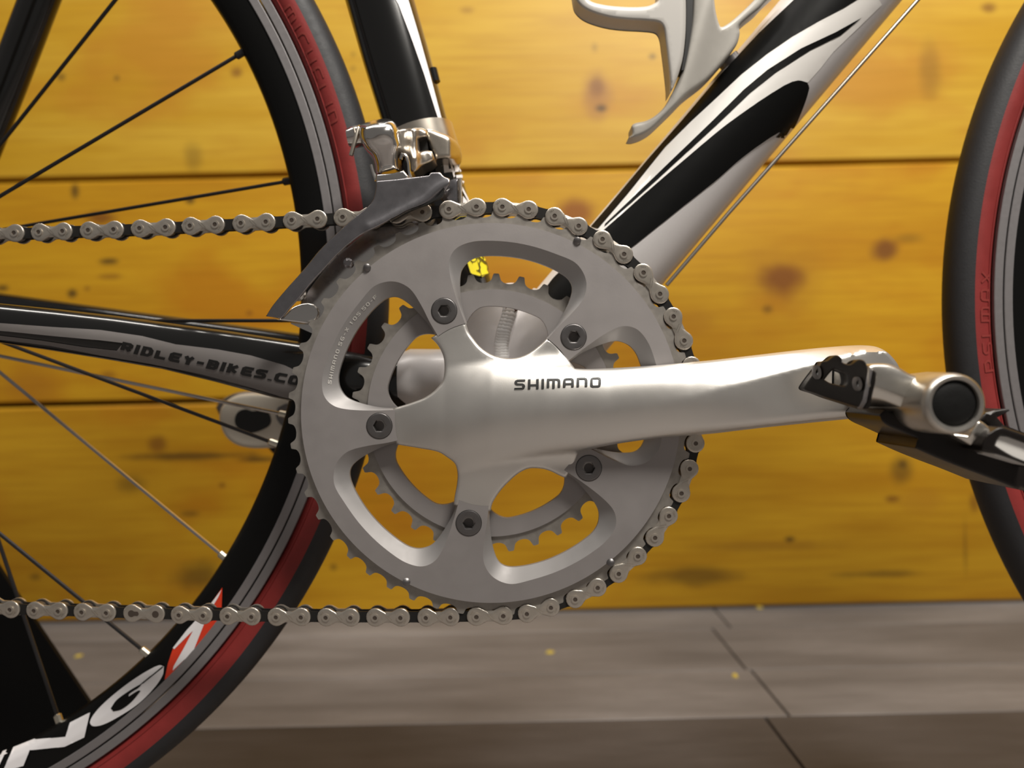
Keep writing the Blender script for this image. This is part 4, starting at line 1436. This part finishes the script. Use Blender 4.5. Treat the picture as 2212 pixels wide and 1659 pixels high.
slab('pedal_body', spline(pbody, 5, True, 50), [], pb_y, -0.098, M_PEDAL, pd, 6, 7, 0.0025, smooth=55)
hc = (2065, 872)
S_H = FPX / (-0.1425 - CAM.y)
H0 = PV(*hc, 0)
ca_, cy_ = PV(*hc, -0.1425), 0
prof = [(0.0083, -0.1415), (0.0087, -0.1425), (0.0100, -0.1428), (0.0109, -0.1418), (0.0113, -0.1395), (0.0117, -0.125), (0.0105, -0.100), (0.0080, -0.086), (0.0080, -0.0860)]
V, F = revolve_vf(prof[::-1], (ca_.x, ca_.z), 64, closed=False)
tag(mk('axle_housing', V, F, M_PEDAL, pd, smooth=50), 'round silver axle housing')
V, F = revolve_vf([(0.0001, -0.1424), (0.004, -0.1422), (0.0072, -0.1418), (0.0086, -0.1408), (0.0086, -0.135), (0.0001, -0.135)][::-1], (ca_.x, ca_.z), 48, closed=False)
tag(mk('end_cap', V, F, M_CAP, pd, smooth=50), 'black round end cap')
mk('pedal_axle', *tube_vf([Vector((ca_.x, -0.09, ca_.z)), Vector((ca_.x, -0.066, ca_.z))], 0.0075, 20), M_CHROME, pd)
front = [(1734, 838), (1740, 828), (1756, 806), (1769, 790), (1774, 781), (1786, 779), (1793, 774), (1800, 769), (1807, 767), (1817, 772), (1819, 780), (1822, 784), (1837, 787), (1848, 779), (1857, 776), (1868, 780), (1872, 788), (1876, 796), (1882, 797), (1890, 801), (1893, 806), (1893, 816), (1885, 850), (1879, 877), (1874, 884), (1867, 885), (1858, 882), (1843, 878), (1815, 869), (1786, 860), (1760, 850), (1738, 843)]
hole = [(1781, 820), (1792, 806), (1802, 798), (1814, 802), (1825, 806.5), (1828, 815), (1828.5, 827), (1823, 834), (1808, 831), (1793, 827)]


def fr_y(u, v): return -0.0905 - 0.040 * np.clip((u - 1734) / 150.0, 0, 1.05)


slab('cleat_guide', spline(front, 4, True, 55), [spline(hole, 4, True, 60)], fr_y, lambda u, v: fr_y(u, v) + 0.006, M_PLATE, pd, 6, 4, 0.0012, smooth=45)
for (a, b) in ((1766, 804), (1854, 829)):
    yv = float(fr_y(np.array([a]), np.array([b]))[0])
    e1 = [(a + 8 * math.cos(t) + 3 * math.sin(t), b + 15 * math.sin(t) - 3 * math.cos(t)) for t in np.linspace(0, 2 * math.pi, 21)[:-1]]
    e2 = [(a + 4 * math.cos(t), b + 8 * math.sin(t)) for t in np.linspace(0, 2 * math.pi, 13)[:-1]]
    slab('plate_screw', e1, [e2], lambda u, v: fr_y(u, v) - 0.0009, lambda u, v: fr_y(u, v) + 0.001, M_BOLT, pd, None)
    mk('screw_tip', *tube_vf([PV(a + 1, b + 4, yv), PV(a + 1, b + 4, yv - 0.001)], 0.0006, 8), M_CHROME, pd)
slab('guide_edge', [(1880, 798), (1885, 800), (1872, 868), (1862, 884), (1858, 882), (1868, 862)], [], lambda u, v: fr_y(u, v) - 0.0004, lambda u, v: fr_y(u, v) + 0.002, M_CHROME_DARK, pd, 6)
under = [(1899, 896), (1904, 909), (1918, 920), (1950, 934), (1981, 948), (1975, 968), (2020, 988), (2070, 1008), (2135, 1032), (2198, 1057), (2205, 1052), (2240, 1066), (2240, 1000), (2180, 985), (2128, 975), (2090, 957), (2036, 934), (1985, 913), (1940, 894), (1910, 884)]
slab('lower_plate', spline(under, 5, True, 45), [], lambda u, v: -0.120 - 0.003 * np.clip((u - 1900) / 300, 0, 1), -0.090, M_PLATE, pd, 7, 5, 0.0015, smooth=45)
clip = [(2119, 972), (2121, 955), (2126, 944), (2133, 936), (2141, 931), (2153, 924), (2165, 922), (2176, 925), (2187, 929), (2240, 947), (2240, 1014), (2212, 1002), (2165, 985), (2140, 978)]
chole = [(2150, 962), (2155, 950), (2161, 942), (2166, 941), (2190, 949), (2236, 966), (2236, 1004), (2190, 986), (2165, 972)]
slab('retention_clip', spline(clip, 4, True, 60), [spline(chole, 4, True, 60)], -0.1340, -0.118, M_PLATE, pd, 6, 5, 0.0015, smooth=45)
slab('clip_backing', [(2140, 940), (2240, 950), (2240, 1012), (2150, 985)], [], -0.1325, -0.118, M_WHITE, pd, 8)
slab('rear_plate', [(2112, 905), (2128, 892), (2150, 886), (2179, 884), (2181, 887), (2154, 902), (2168, 918), (2240, 945), (2240, 962), (2180, 955), (2140, 930)], [], -0.1175, -0.098, M_PLATE, pd, 7, 4, 0.001)

# left pedal, a dark piece behind the rear wheel
pl = empty('pedal', bike)
tag(pl, 'left pedal showing behind the rear wheel')
slab('pedal_body', spline([(466, 880), (476, 866), (500, 852), (530, 846), (560, 848), (566, 858), (560, 900), (600, 955), (634, 968), (640, 998), (600, 984), (575, 965), (520, 930), (480, 905)], 5, True, 60), [], 0.100, 0.150, M_BOLT, pl, 8, 6, 0.003)
slab('cleat_guide', spline([(574, 962), (598, 962), (624, 972), (640, 990), (634, 1002), (604, 992)], 5, True, 60), [], 0.094, 0.130, M_PLATE, pl, 8)
mk('pedal_axle', *tube_vf([PV(524, 907, 0.074), PV(524, 907, 0.11)], 0.008, 16), M_BOLT, pl)

# ------------------------------------------------------------------ stand that holds the rear wheel
st = empty('bike_stand', None, (AX_R.x, 0.0, 0))
tag(st, 'black steel bicycle stand leg behind the rear wheel', 'bicycle stand')


def local(o):
    for v in o.data.vertices: v.co -= st.location
    return o


Y_S = 0.078
zfl = 829.5 + (CAM.z - 0.0) * FPX / (Y_S - CAM.y)
leg = [(-470, 560), (-425, 560), (0, 1232), (197, 1525), (276, 1642), (286, 1780), (-760, 1810), (-620, 1180)]
local(slab('leg_plate', dens(leg, 40), [], Y_S, Y_S + 0.003, M_STAND, st, None))
q0, q1 = PV(280, 1780, Y_S), PV(-760, 1810, Y_S)
foot = local(mk('foot', *box_vf(q1.x, q0.x, Y_S - 0.012, Y_S + 0.03, 0.0, max(q0.z, q1.z) + 0.004), M_STAND, st, smooth=None))
axp = local(mk('axle_grip', *tube_vf([AX_R + Vector((0, 0.054, 0)), AX_R + Vector((0, 0.095, 0))], 0.012, 20), M_STAND, st))
